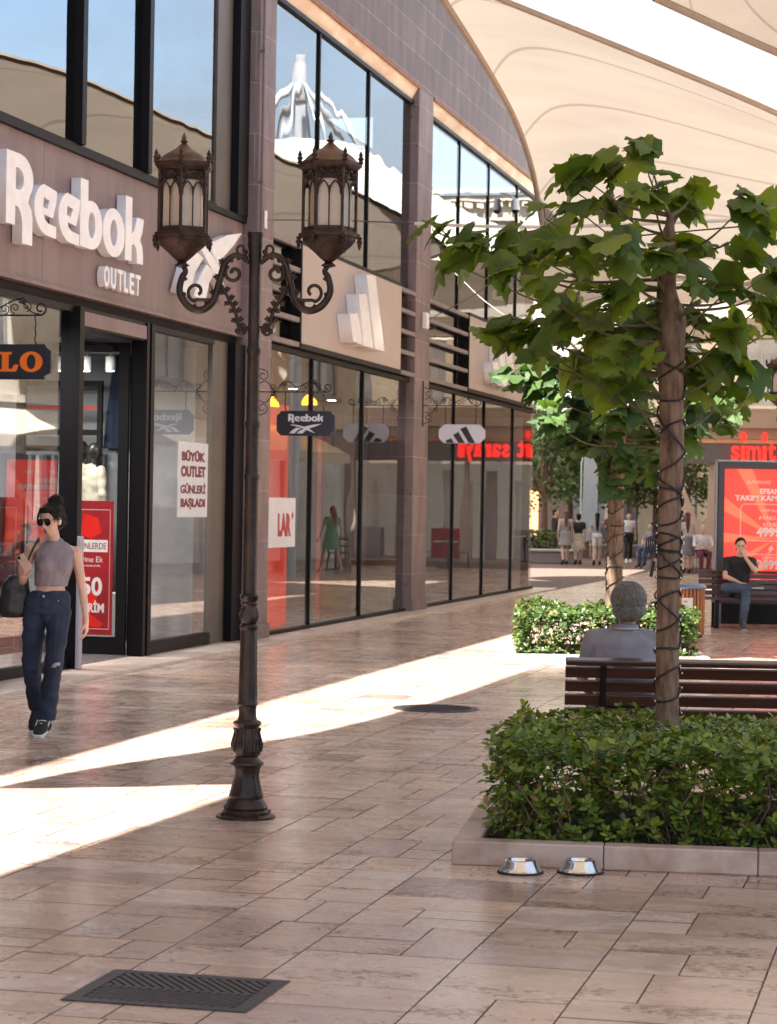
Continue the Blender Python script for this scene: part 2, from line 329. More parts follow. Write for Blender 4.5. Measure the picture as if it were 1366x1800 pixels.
# ================================================================== paving
def tile_mat():
    m = bpy.data.materials.new('travertine'); m.use_nodes = True; nt = m.node_tree; L = nt.links.new; b = nt.nodes['Principled BSDF']
    g = N(nt, 'ShaderNodeNewGeometry'); cr = N(nt, 'ShaderNodeValToRGB'); e = cr.color_ramp.elements
    cols = [(0.0, (0.33, 0.22, 0.175)), (0.08, (0.48, 0.345, 0.275)), (0.26, (0.61, 0.465, 0.38)), (0.44, (0.53, 0.38, 0.30)), (0.60, (0.66, 0.52, 0.445)), (0.76, (0.51, 0.39, 0.345)), (0.88, (0.60, 0.42, 0.31)), (1.0, (0.46, 0.34, 0.295))]
    e[0].position = 0; e[0].color = (*cols[0][1], 1); e[1].position = 1; e[1].color = (*cols[-1][1], 1)
    for p, c in cols[1:-1]:
        q = e.new(p); q.color = (*c, 1)
    L(g.outputs['Random Per Island'], cr.inputs['Fac'])
    tc = N(nt, 'ShaderNodeTexCoord'); mp = N(nt, 'ShaderNodeMapping'); mp.inputs['Scale'].default_value = (2.0, 1.0, 1); L(tc.outputs['Object'], mp.inputs['Vector'])
    ad = N(nt, 'ShaderNodeVectorMath', operation='ADD'); mu = N(nt, 'ShaderNodeMath', operation='MULTIPLY'); mu.inputs[1].default_value = 60; L(g.outputs['Random Per Island'], mu.inputs[0])
    cb = N(nt, 'ShaderNodeCombineXYZ'); L(mu.outputs[0], cb.inputs['Z']); L(mp.outputs[0], ad.inputs[0]); L(cb.outputs[0], ad.inputs[1])
    n1 = N(nt, 'ShaderNodeTexNoise', Scale=2.6, Detail=9.0, Roughness=0.68, Distortion=0.6); L(ad.outputs[0], n1.inputs['Vector'])
    r1 = N(nt, 'ShaderNodeValToRGB'); r1.color_ramp.elements[0].position = 0.3; r1.color_ramp.elements[1].position = 0.7
    r1.color_ramp.elements[0].color = (0.82, 0.79, 0.77, 1); r1.color_ramp.elements[1].color = (1.10, 1.09, 1.09, 1); L(n1.outputs['Fac'], r1.inputs['Fac'])
    m1 = N(nt, 'ShaderNodeMixRGB'); m1.blend_type = 'MULTIPLY'; m1.inputs[0].default_value = 1; L(cr.outputs[0], m1.inputs[1]); L(r1.outputs[0], m1.inputs[2])
    # pits
    n2 = N(nt, 'ShaderNodeTexNoise', Scale=24.0, Detail=4.0, Roughness=0.7); L(ad.outputs[0], n2.inputs['Vector'])
    n3 = N(nt, 'ShaderNodeTexNoise', Scale=1.7, Detail=2.0); L(ad.outputs[0], n3.inputs['Vector'])
    mm = N(nt, 'ShaderNodeMath', operation='MULTIPLY'); L(n2.outputs['Fac'], mm.inputs[0]); L(n3.outputs['Fac'], mm.inputs[1])
    r2 = N(nt, 'ShaderNodeValToRGB'); r2.color_ramp.elements[0].position = 0.325; r2.color_ramp.elements[1].position = 0.36
    r2.color_ramp.elements[0].color = (1, 1, 1, 1); r2.color_ramp.elements[1].color = (0.42, 0.36, 0.33, 1); L(mm.outputs[0], r2.inputs['Fac'])
    m2 = N(nt, 'ShaderNodeMixRGB'); m2.blend_type = 'MULTIPLY'; m2.inputs[0].default_value = 1; L(m1.outputs[0], m2.inputs[1]); L(r2.outputs[0], m2.inputs[2])
    # broad traffic dirt
    n4 = N(nt, 'ShaderNodeTexNoise', Scale=0.45, Detail=5.0); L(tc.outputs['Object'], n4.inputs['Vector'])
    r4 = N(nt, 'ShaderNodeValToRGB'); r4.color_ramp.elements[0].position = 0.35; r4.color_ramp.elements[1].position = 0.65
    r4.color_ramp.elements[0].color = (0.85, 0.83, 0.82, 1); r4.color_ramp.elements[1].color = (1.08, 1.08, 1.08, 1); L(n4.outputs['Fac'], r4.inputs['Fac'])
    m3 = N(nt, 'ShaderNodeMixRGB'); m3.blend_type = 'MULTIPLY'; m3.inputs[0].default_value = 1; L(m2.outputs[0], m3.inputs[1]); L(r4.outputs[0], m3.inputs[2])
    L(m3.outputs[0], b.inputs['Base Color']); b.inputs['Coat Weight'].default_value = 0.35; b.inputs['Coat Roughness'].default_value = 0.20
    mr = N(nt, 'ShaderNodeMapRange'); mr.inputs['From Min'].default_value = 0.3; mr.inputs['From Max'].default_value = 0.7; mr.inputs['To Min'].default_value = 0.17; mr.inputs['To Max'].default_value = 0.36
    L(n1.outputs['Fac'], mr.inputs['Value']); L(mr.outputs[0], b.inputs['Roughness'])
    bp = N(nt, 'ShaderNodeBump', Strength=0.25, Distance=0.004); L(n1.outputs['Fac'], bp.inputs['Height'])
    b2 = N(nt, 'ShaderNodeBump', Strength=0.5, Distance=0.003); L(r2.outputs[0], b2.inputs['Height']); L(bp.outputs[0], b2.inputs['Normal']); L(b2.outputs[0], b.inputs['Normal'])
    return m
M_TILE = tile_mat()
M_GROUT = mat('grout', (0.15, 0.10, 0.075), (0.075, 0.05, 0.04), 6, 0.9)
rnd = random.Random(7)
mb = MB(); S0, S1, W0, W1 = -20.0, 80.0, -17.6, -0.34
wcol = W1
def tile(mb, s0, s1, w0, w1, g):
    dz = rnd.uniform(-0.0006, 0.0006); tx = rnd.uniform(-0.0008, 0.0008); ty = rnd.uniform(-0.0008, 0.0008)
    a, b, c, d = s0 + g, s1 - g, w0 + g, w1 - g
    if b - a < 0.03 or d - c < 0.03: return
    k = 0.0008; z0 = -0.0055
    vs = [(a, c, z0), (b, c, z0), (b, d, z0), (a, d, z0), (a + k, c + k, dz - tx), (b - k, c + k, dz + tx), (b - k, d - k, dz + ty), (a + k, d - k, dz - ty)]
    mb.cur = 0; mb.add(vs, [(4, 5, 6, 7)]); b0 = len(mb.v) - 8; mb.f += [tuple(i + b0 for i in f) for f in ((0, 1, 5, 4), (1, 2, 6, 5), (2, 3, 7, 6), (3, 0, 4, 7))]; mb.mi += [1] * 4
while wcol > W0:
    cw = rnd.choice([0.50, 0.62, 0.42, 0.74]); s = S0 + rnd.uniform(0, 0.4)
    while s < S1:
        ln = rnd.choice([0.30, 0.36, 0.42, 0.52, 0.60]); k = rnd.random(); lo, hi = wcol - cw, wcol
        gg = 0.0025
        if k < 0.35 or ln < 0.33: tile(mb, s, s + ln, lo, hi, gg)
        elif k < 0.75:
            q = lo + cw * rnd.choice([0.36, 0.64, 0.5]); tile(mb, s, s + ln, lo, q, gg); tile(mb, s, s + ln, q, hi, gg)
        else:
            q = lo + cw * rnd.choice([0.4, 0.6]); h = s + ln / 2
            if rnd.random() < 0.5: tile(mb, s, h, lo, q, gg); tile(mb, h, s + ln, lo, q, gg); tile(mb, s, s + ln, q, hi, gg)
            else: tile(mb, s, s + ln, lo, q, gg); tile(mb, s, h, q, hi, gg); tile(mb, h, s + ln, q, hi, gg)
        s += ln
    wcol -= cw
# local y is -w here: street side is negative y
pv = mb.build('paving', [M_TILE, M_GROUT]); pv.location = FA; pv.rotation_euler = (0, 0, FROT); tag(pv, 'travertine paving slabs of the pedestrian street', kind='structure')
g = MB(); g.quad((-400, -400, -0.0065), (400, -400, -0.0065), (400, 600, -0.0065), (-400, 600, -0.0065))
go = g.build('ground', M_GROUT); tag(go, 'ground under and beyond the paving', kind='structure')
M_KERB = mat('kerb_stone', (0.56, 0.45, 0.38), (0.46, 0.36, 0.30), 5, 0.4, bump=0.1)
k = MB()
s = -20
while s < 29:
    ln = rnd.uniform(1.1, 1.5); k.bbox(s + 0.003, min(s + ln - 0.003, 29), -0.34, 0.30, -0.05, 0.035, 0.006); s += ln
ko = k.build('pavement_kerb', M_KERB, sharp=30); ko.location = FA; ko.rotation_euler = (0, 0, FROT); tag(ko, 'pale kerb strip along the foot of the shop fronts', kind='structure')

# ================================================================== shop building
B = fempty('shop_building', 'dark stone shop building with tall glass bays, brown and taupe fascias and stone pillars', 'building')
def P(name, mb, mt, parent=B, **k): return mb.build(name, mt, parent, **k)
GW = 0.13
GA = 0.25
# upper stone wall (0 plane), made with openings by butting blocks
u = MB(); u.box(8.452, 29.0, 0, 0.6, 8.34, 10.3); u.box(-20, 8.448, 0.0, 0.6, 8.6, 10.3)
P('upper_wall', u, M_STONE)
for a, b in ((7.75, 8.45), (16.55, 17.6)):
    q = MB(); q.box(a, b, 0.0, 0.75, 0.0, 8.338); q.box(a - 0.02, b + 0.02, -0.03, 0.3, 0.03, 0.22); P('pillar', q, M_PILLAR)
q = MB(); q.box(28.35, 28.5, 0.2, 0.35, 0.03, 8.3); P('corner_post', q, M_FRAME)
# brown fascia of the first shop
q = MB(); q.box(-20, 1.28, 0.18, 0.24, 3.76, 5.10); q.box(1.286, 4.64, 0.18, 0.24, 3.76, 5.10); q.box(4.646, 7.745, 0.18, 0.24, 3.76, 5.10)
q.box(-20, 7.745, 0.15, 0.27, 3.72, 3.757)
P('fascia_panel', q, M_FASCIA)
q = MB(); q.box(-20, 7.745, 0.13, 0.30, 5.103, 5.17); P('fascia_trim', q, M_FRAME)
for a, b in ((9.8, 15.55), (20.85, 26.75)):
    q = MB(); q.box(a, b, 0.0, 0.12, 3.80, 5.08); P('fascia_panel', q, M_TAUPE)
    q = MB(); q.box(a - 0.03, b + 0.0, -0.012, 0.14, 3.73, 3.797); q.box(a, b, -0.01, 0.14, 5.083, 5.13); q.box(a - 0.05, a - 0.003, -0.012, 0.14, 3.80, 5.10); P('fascia_edge', q, M_FRAME)
M_LOUV = mat('louver_metal', (0.20, 0.165, 0.17), (0.15, 0.12, 0.125), 4, 0.4, 0.2)
for a, b in ((8.46, 9.745), (15.56, 16.54), (17.61, 20.795), (26.76, 28.34)):
    q = MB()
    for z in (3.74, 4.06, 4.38, 4.70, 5.02): q.box(a, b, 0.0, 0.07, z, z + 0.065)
    q.box(a, a + 0.05, 0.072, 0.12, 3.74, 5.08)
    P('louver', q, M_LOUV)
# soffits over the upper windows: pale rendered slope with a rusty lip
M_SOFF = mat('stained_soffit', (0.92, 0.80, 0.64), (0.72, 0.52, 0.36), 2.5, 0.85, stretch=(0.5, 2, 2), bump=0.2)
M_RUST = mat('rust_lip', (0.36, 0.15, 0.075), (0.20, 0.09, 0.05), 6, 0.8)
for a, b in ((8.455, 16.545), (17.605, 28.9)):
    q = MB(); q.add([(a, 0.012, 8.335), (b, 0.012, 8.335), (b, GW, 8.13), (a, GW, 8.13), (a, 0.3, 8.335), (b, 0.3, 8.335)], [(0, 1, 2, 3), (3, 2, 5, 4), (0, 3, 4), (1, 5, 2)]); P('soffit', q, M_SOFF)
    q = MB(); q.box(a, b, -0.02, 0.0, 8.30, 8.36); P('soffit_lip', q, M_RUST)
# glazing : window > pane, mullions
def window(a, b, z0, z1, gm, cuts, mw, md, bot=0.12, top=0.06, w=GW):
    """one glazed bay: frame with mullions at the cuts; panes as children"""
    f = MB(); f.box(a, b, w - 0.05, w + 0.06, z0, z0 + bot); f.box(a, b, w - 0.05, w + 0.06, z1 - top, z1)
    xs = [a] + list(cuts) + [b]
    for c in cuts: f.box(c, c + mw, w - md, w + 0.004, z0 + bot + 0.001, z1 - top - 0.001)
    if not cuts: f.box(a, a + .04, w - .04, w + .05, z0 + bot + .001, z1 - top - .001)
    fo = P('window', f, M_FRAME)
    for i in range(len(xs) - 1):
        x0 = xs[i] + (mw if i else 0)
        p = MB(); p.quad((x0, w, z0 + bot), (xs[i + 1], w, z0 + bot), (xs[i + 1], w, z1 - top), (x0, w, z1 - top)); p.build('pane', gm, fo)
    return fo
window(8.46, 16.54, 0.035, 3.72, M_GLASS3, (10.8, 13.62), 0.05, 0.03, 0.045)
window(17.61, 28.34, 0.035, 3.72, M_GLASS3, (20.2, 22.95, 25.9), 0.05, 0.03, 0.045)
window(8.46, 16.54, 3.74, 8.12, M_GLASS_UP, (10.9, 13.7), 0.05, 0.03, 0.08)
window(17.61, 28.34, 3.74, 8.12, M_GLASS_UP, (20.3, 23.0, 25.95), 0.05, 0.03, 0.08)
window(-20, 6.75, 5.17, 8.58, M_GLASS_UP, (-3.2, 2.22, 4.2), 0.12, 0.09, 0.05, w=GA)
window(-20, 2.2, 0.035, 3.62, M_GLASS, (-3.2,), 0.10, 0.09, 0.10, w=GA)
window(4.53, 6.75, 0.035, 3.62, M_GLASS, (), 0.10, 0.15, 0.14, w=GA)
q = MB(); q.box(-20, 7.74, 0.245, 0.32, 3.622, 3.718); P('header_beam', q, plain('dark_header', (0.010, 0.008, 0.008), 0.7, spec=.2))
M_SIDE = mat('side_cladding', (0.115, 0.095, 0.078), (0.085, 0.07, 0.056), 2, 0.5)
for z0, z1 in ((0.04, 3.62), (5.175, 8.59)):
    q = MB(); q.box(6.755, 7.33, 0.22, 0.28, z0, z1); P('side_panel', q, M_SIDE)
    q = MB(); q.box(7.335, 7.745, 0.12, 0.34, z0, z1); P('corner_frame', q, M_FRAME)
for a, b in ((15.75, 16.54), (28.0, 28.3)):
    pass
# door frame and open door leaf
q = MB()
q.box(2.205, 2.325, 0.14, 0.34, 0.036, 3.62); q.box(4.26, 4.34, 0.16, 0.34, 0.036, 3.62); q.box(4.41, 4.52, 0.16, 0.34, 0.036, 3.62)
q.box(2.33, 4.255, 0.18, 0.32, 3.42, 3.62); q.box(4.342, 4.408, 0.24, 0.28, 0.036, 3.62)
P('door_frame', q, M_FRAME)
q = MB(); q.box(2.33, 4.25, 0.165, 0.178, 3.44, 3.58); P('transom_panel', q, M_FASCIA)
d = MB(); xh = 4.19
d.box(xh, xh + 0.05, 0.34, 0.45, 0.05, 3.40); d.box(xh, xh + 0.05, 1.52, 1.62, 0.05, 3.40); d.box(xh, xh + 0.05, 0.452, 1.518, 3.30, 3.40); d.box(xh, xh + 0.05, 0.452, 1.518, 0.05, 0.24)
do = P('door', d, M_BLACK)
q = MB(); q.box(xh + 0.02, xh + 0.03, 0.452, 1.518, 0.242, 3.298); q.build('pane', glass_mat('door_glass', 1.45, (0.9, 0.93, 0.92)), do)
q = MB(); q.box(xh - 0.06, xh - 0.01, 0.5, 0.95, 3.31, 3.37); q.tube([(xh - 0.04, 0.55, 3.37), (xh - 0.12, 0.85, 3.41), (xh - 0.04, 1.15, 3.38)], 0.012); q.build('door_closer', M_IRON, do)
q = MB(); q.tube([(xh - 0.06, 1.45, 0.85), (xh - 0.06, 1.45, 1.65)], 0.016); q.build('handle', plain('steel_handle', (0.5, 0.5, 0.5), 0.25, 1), do)
# shop interiors
q = MB(); q.box(-20, 29, 7.0, 7.2, 0, 8.3); q.box(7.9, 8.3, 0.76, 7.0, 0.036, 8.3); q.box(29.0, 29.2, 0.36, 7.0, 0.036, 8.3); q.box(-20.2, -20, 0.36, 7.0, 0.036, 8.3); P('inner_wall', q, M_GREYWALL)
q = MB(); q.box(-20, 29, 0.32, 6.99, 3.60, 3.70); P('ceiling', q, M_DARKCEIL)
q = MB(); q.box(-20, 29, 0.305, 6.99, 0.0, 0.045); P('shop_floor', q, plain('shop_floor_tile', (0.16, 0.15, 0.15), 0.25))
q = MB(); q.box(-20, 29, 0.61, 12, 10.0, 10.3); q.box(-20, 29, 11.6, 12, 0, 10.0); P('roof', q, M_DARKCEIL)
q = MB(); q.box(9, 19, 0.5, 9, 10.3, 14.5); P('roof_storey', q, M_STONE)  # unseen block added for the shade it throws on the street
# upper floor blinds behind the glass of the first bay
q = MB(); q.box(-20, 7.7, 1.6, 1.65, 3.8, 8.5); q.box(8.5, 28.3, 2.2, 2.25, 3.8, 8.3); P('inner_blind', q, plain('dark_blind', (0.06, 0.065, 0.08), 0.8))
# pipe along the pillar
q = MB(); q.tube([(7.80, -0.035, 0.3), (7.80, -0.035, 8.3)], 0.018, 8); 
for z in (2.2, 3.9, 5.6, 7.2): q.box(7.77, 7.83, -0.06, -0.003, z, z + 0.03)
po = fempty('drain_pipe', 'thin brown pipe running up the stone pillar behind the street lamp', 'pipe'); q.build('pipe', M_FASCIA, po)

# ================================================================== lettering shapes
def arc(cx, cz, rx, rz, a0, a1, n=10): return [(cx + rx * cos(R(a0 + (a1 - a0) * i / n)), cz + rz * sin(R(a0 + (a1 - a0) * i / n))) for i in range(n + 1)]
GLY = {
 'R': [[(0, 0), (0, 1), (.46, 1)] + arc(.46, .68, .52, .32, 80, -40, 10) + [(.80, .36), (.92, .28), (.97, .15), (.97, -.22), (.60, -.22), (.60, .06), (.55, .18), (.45, .26), (.33, .27), (.33, 0)],
       [(.34, .50), (.34, .80)] + arc(.44, .65, .20, .15, 90, -90, 8)],
 'e': [[(.98, -.02), (.60, -.01)] + arc(.60, .36, .60, .37, 265, 110, 12) + [(1.0, .66), (.96, .48), (.82, .26), (.44, .28), (.45, .22), (.60, .17), (.98, .15)],
       [(.38, .38), (.40, .52), (.66, .50), (.58, .37)]],
 'b': [[(0, 0), (0, 1), (.34, 1), (.34, .70), (.52, .715)] + arc(.54, .355, .46, .36, 85, -80, 12) + [(.5, -.01)],
       arc(.52, .355, .155, .20, 0, 345, 14)],
 'o': [arc(.5, .355, .5, .375, 0, 350, 24), arc(.5, .355, .165, .205, 0, 345, 14)],
 'k': [[(0, 0), (0, 1), (.35, 1), (.35, .44), (.48, .50), (.62, .72), (1.0, .72), (.92, .50), (.80, .38), (.93, .28), (.98, .12), (.98, 0), (.64, 0), (.64, .14), (.58, .24), (.46, .28), (.35, .25), (.35, 0)]]}
WORD = [('R', .57, .60), ('e', 1.19, .52), ('e', 1.75, .52), ('b', 2.28, .565), ('o', 2.86, .59), ('k', 3.47, .52)]
VEC = [[(0, .875), (.13, .885), (.26, .85), (.45, .69), (.61, .5), (.80, .03), (.45, .47), (.26, .69)],
       [(.51, .74), (.75, .9), (1, 1), (.86, .80), (.74, .66), (.60, .5), (.45, .62)],
       [(0, 0), (.10, .34), (.22, .58), (.37, .5), (.25, .30), (.17, 0)],
       [(.23, 0), (.30, .22), (.42, .44), (.55, .38), (.47, .22), (.42, 0.0)]]
BARS = [[(.0, .12), (.2, .28), (.30, 0), (.04, 0)], [(.26, .48), (.45, .67), (.68, 0), (.46, 0)], [(.51, .85), (.72, 1), (1.04, 0), (.82, 0)]]
BIG = [[(.0, .36), (.22, .40), (.36, .10), (.36, 0), (.10, .02)], [(.24, .66), (.46, .70), (.70, .0), (.40, .0)], [(.46, .96), (.72, 1), (1.04, 0), (.74, 0)]]
def sc(lp, x, z, sx, sz): return [(x + p[0] * sx, z + p[1] * sz) for p in lp]
# big word on the brown fascia
t = fempty('shop_sign', 'large raised white letters of the shop name with small word OUTLET on the brown fascia', 'sign')
for ch, x, wd in WORD:
    me = shape_mesh([sc(l, 0.12 + (x - .57) * 1.085, 4.19, wd * 1.085, .66) for l in GLY[ch]], 0.10, 0.0)
    for v in me.vertices: v.co.y += 0.17
    mobj('letter', me, M_WHITE, t)
x = 2.72
for ch, wd in zip('OUTLET', (.19, .19, .19, .16, .17, .19)):
    me = text_mesh(ch, 0.3, 0.04, 0.008, w=wd - 0.035, h=0.215)
    ys = min(v.co.y for v in me.vertices)
    for v in me.vertices: v.co.x += x; v.co.z += 3.86; v.co.y += 0.17 - 0.04
    mobj('letter', me, M_WHITE, t); x += wd + 0.008
t = fempty('logo_sign', 'raised white crossed swoosh emblem on the brown fascia behind the lamp', 'sign')
for l in VEC:
    me = shape_mesh([sc(l, 5.0, 4.02, 2.35, .92)], 0.10)
    for v in me.vertices: v.co.y += 0.17
    mobj('stroke', me, M_WHITE, t)
for s0, s1, z0, z1, lab in ((11.6, 13.6, 3.95, 5.0, 'raised white three bar emblem on the taupe fascia right of the lamp'), (22.1, 24.4, 3.95, 5.0, 'raised white three bar emblem on the farther taupe fascia beside the tree leaves')):
    t = fempty('logo_sign', lab, 'sign', 'three bar emblems on the fascias')
    for l in BIG:
        me = shape_mesh([sc(l, s0, z0, s1 - s0, z1 - z0)], 0.19)
        mobj('bar', xf(me, Matrix.Translation((0, -0.004, 0))), M_WHITE, t)

# ================================================================== hanging signs (board perpendicular to the wall)
def spiral(cx, cz, r0, r1, a0, turns, n=26):
    return [(cx + (r0 + (r1 - r0) * i / n) * cos(a0 + turns * 2 * pi * i / n), 0, cz + (r0 + (r1 - r0) * i / n) * sin(a0 + turns * 2 * pi * i / n)) for i in range(n + 1)]
def bracket(parent, Lh=1.0):
    """scroll bracket: in local x (0 at wall .. Lh outwards), z; bar at z=0"""
    mb = MB(); r = 0.007
    mb.tube([(0, 0, 0), (Lh * .86, 0, 0)] + spiral(Lh * .88, .055, .055, .02, -pi / 2, 1.1, 20), 0.008, 6)
    mb.tube([(0.0, 0, -.30), (0.0, 0, .36)], 0.010, 6)
    for zz in (-.32, .38): mb.ball((0, 0, zz), .016, n=8, m=6)
    for sg in (1, -1):
        c = [(0.0, 0, .30 * sg)] + [(p[0], 0, p[2] * 1) for p in spiral(.085, .20 * sg, .07, .02, pi / 2 * sg, -1.2 * sg, 20)]
        mb.tube(c, r * .8, 5)
        mb.tube(catmull([(.03, 0, .10 * sg), (.12, 0, .13 * sg), (.20, 0, .05 * sg), (.25, 0, 0.0)], 14), r * .8, 5)
        mb.tube(spiral(.21, .055 * sg, .045, .012, -pi / 2 * sg, 1.3 * sg, 18), r * .7, 5)
    top = catmull([(.26, 0, .01), (.31, 0, .10), (.40, 0, .13), (.50, 0, .06), (.60, 0, .10), (.70, 0, .13), (.80, 0, .03), (.87, 0, .01)], 40)
    mb.tube([(p.x * Lh, 0, p.z) for p in top], r * .85, 5)
    for cx, cz, dr in ((.33, .075, 1), (.45, .055, -1), (.57, .05, 1), (.66, .06, -1), (.76, .075, 1)):
        mb.tube(spiral(cx * Lh, cz, .045, .010, -pi / 2, 1.35 * dr, 18), r * .7, 5)
    for cx, cz in ((.35, .10), (.50, .035), (.72, .12)):     # little leaves
        for a in range(5):
            an = a * 1.25; mb.ball((cx * Lh + .022 * cos(an), 0, cz + .022 * sin(an)), .015, .006, .009, 6, 4)
    mb.build('bracket', M_IRON, parent)
def board_poly(w, h, c=0.055):
    return [(c, 0), (w - c, 0), (w - c, c * .5), (w, c), (w, h - c), (w - c * .6, h - c * .6), (w - c, h), (c, h), (c * .6, h - c * .6), (0, h - c), (0, c), (c * .5, c * .5)]
def octo(w, h):
    c = h * .28; return [(c, 0), (w - c, 0), (w, c), (w, h - c), (w - c, h), (c, h), (0, h - c), (0, c)]
def hang_sign(s, zbar, zb, poly, w, h, mboard, faces, label, x0=.27):
    e = empty('hanging_sign', fac(s, -0.012, 0), FROT - pi / 2, label, 'sign', 'signs hanging from scroll brackets')
    # local x outwards (towards the street), front face looks back at -y
    eb = bpy.data.objects.new('b', None); bpy.data.objects.remove(eb)
    mbk = Matrix.Translation((0, 0, zbar))
    n0 = len(CH.get(e.name, [])); bracket(e, 1.02); b = CH[e.name][n0]; b.location = (0, 0, zbar)
    me = shape_mesh([sc(poly, x0, zb, 1, 1)], 0.035); 
    for v in me.vertices: v.co.y += 0.0175
    mobj('board', me, mboard, e)
    for xx in (x0 + .14 * w, x0 + .80 * w):
        q = MB()
        pts = [(xx + .004 * cos(i * 1.3), .004 * sin(i * 1.3), zb + h + (zbar - zb - h) * i / 14) for i in range(15)]
        q.tube(pts, .007, 5)
        q.build('hanger', M_IRON, e)
    faces(e, x0, zb, w, h)
    return e
def put(me, dy): 
    for v in me.vertices: v.co.y += dy
    return me
def two_sided(name, me, mt, e, cx):
    put(me, -0.0185); mobj(name, me, mt, e)
    m2 = me.copy(); m2.transform(Matrix.Translation((cx, 0, 0)) @ Matrix.Rotation(pi, 4, 'Z') @ Matrix.Translation((-cx, 0, 0))); mobj(name, m2, mt, e)
M_BOARD = plain('navy_black_board', (0.016, 0.017, 0.028), 0.4)
M_BW = plain('white_board', (0.62, 0.65, 0.72), 0.4)
M_ORANGE = plain('orange_letters', (0.95, 0.21, 0.018), 0.4)
M_OFFW = plain('offwhite_letters', (0.72, 0.72, 0.74), 0.5)
def faces_a(e, x0, zb, w, h):
    ms = []
    for ch, x, wd in WORD:
        ms.append(shape_mesh([sc(l, x0 + w * .20 + (x - .57) * .128, zb + h * .58, wd * .128, .088) for l in GLY[ch]], 0.003))
    two_sided('lettering', joinm(ms), M_OFFW, e, x0 + w / 2)
    two_sided('emblem', joinm([shape_mesh([sc(l, x0 + w * .22, zb + h * .09, w * .56, h * .40)], 0.003) for l in VEC]), M_OFFW, e, x0 + w / 2)
def faces_b(e, x0, zb, w, h):
    two_sided('emblem', joinm([shape_mesh([sc(l, x0 + w * .15, zb + h * .02, w * .62, h * .88)], 0.003) for l in BARS]), M_BOARD, e, x0 + w / 2)
def slab_serif_O(x, z, w, h): return [arc(x + w / 2, z + h / 2, w / 2, h / 2, 0, 350, 26), arc(x + w / 2, z + h / 2, w * .20, h * .36, 0, 345, 18)]
def slab_serif_L(x, z, w, h): return [[(x, z), (x + w * .88, z), (x + w, z + h * .36), (x + w * .78, z + h * .36), (x + w * .66, z + h * .14), (x + w * .50, z + h * .14), (x + w * .50, z + h * .87), (x + w * .64, z + h * .87), (x + w * .64, z + h), (x, z + h), (x, z + h * .87), (x + w * .16, z + h * .87), (x + w * .16, z + h * .13), (x, z + h * .13)]]
def faces_c(e, x0, zb, w, h):
    hh = h * .56; z = zb + h * .22; ms = [shape_mesh(slab_serif_O(x0 + w - .135 - .135, z - .004, .20, hh + .008), 0.003)]
    ms.append(shape_mesh(slab_serif_L(x0 + w - .455, z, .175, hh), 0.003))
    ms.append(shape_mesh(slab_serif_O(x0 + w - .675, z - .004, .20, hh + .008), 0.003))
    two_sided('lettering', joinm(ms), M_ORANGE, e, x0 + w / 2)
hang_sign(7.78, 3.06, 2.53, board_poly(.73, .30), .73, .30, M_BOARD, faces_a, 'black hanging sign with white lettering and emblem just right of the lamp post')
hang_sign(17.15, 3.32, 2.72, octo(.75, .30), .75, .30, M_BW, faces_b, 'white hanging sign with three dark bars on the second pillar')
hang_sign(-1.45, 3.22, 2.69, board_poly(.73, .29), .73, .29, M_BOARD, faces_c, 'black hanging sign with thick orange letters at the left edge of the photo')
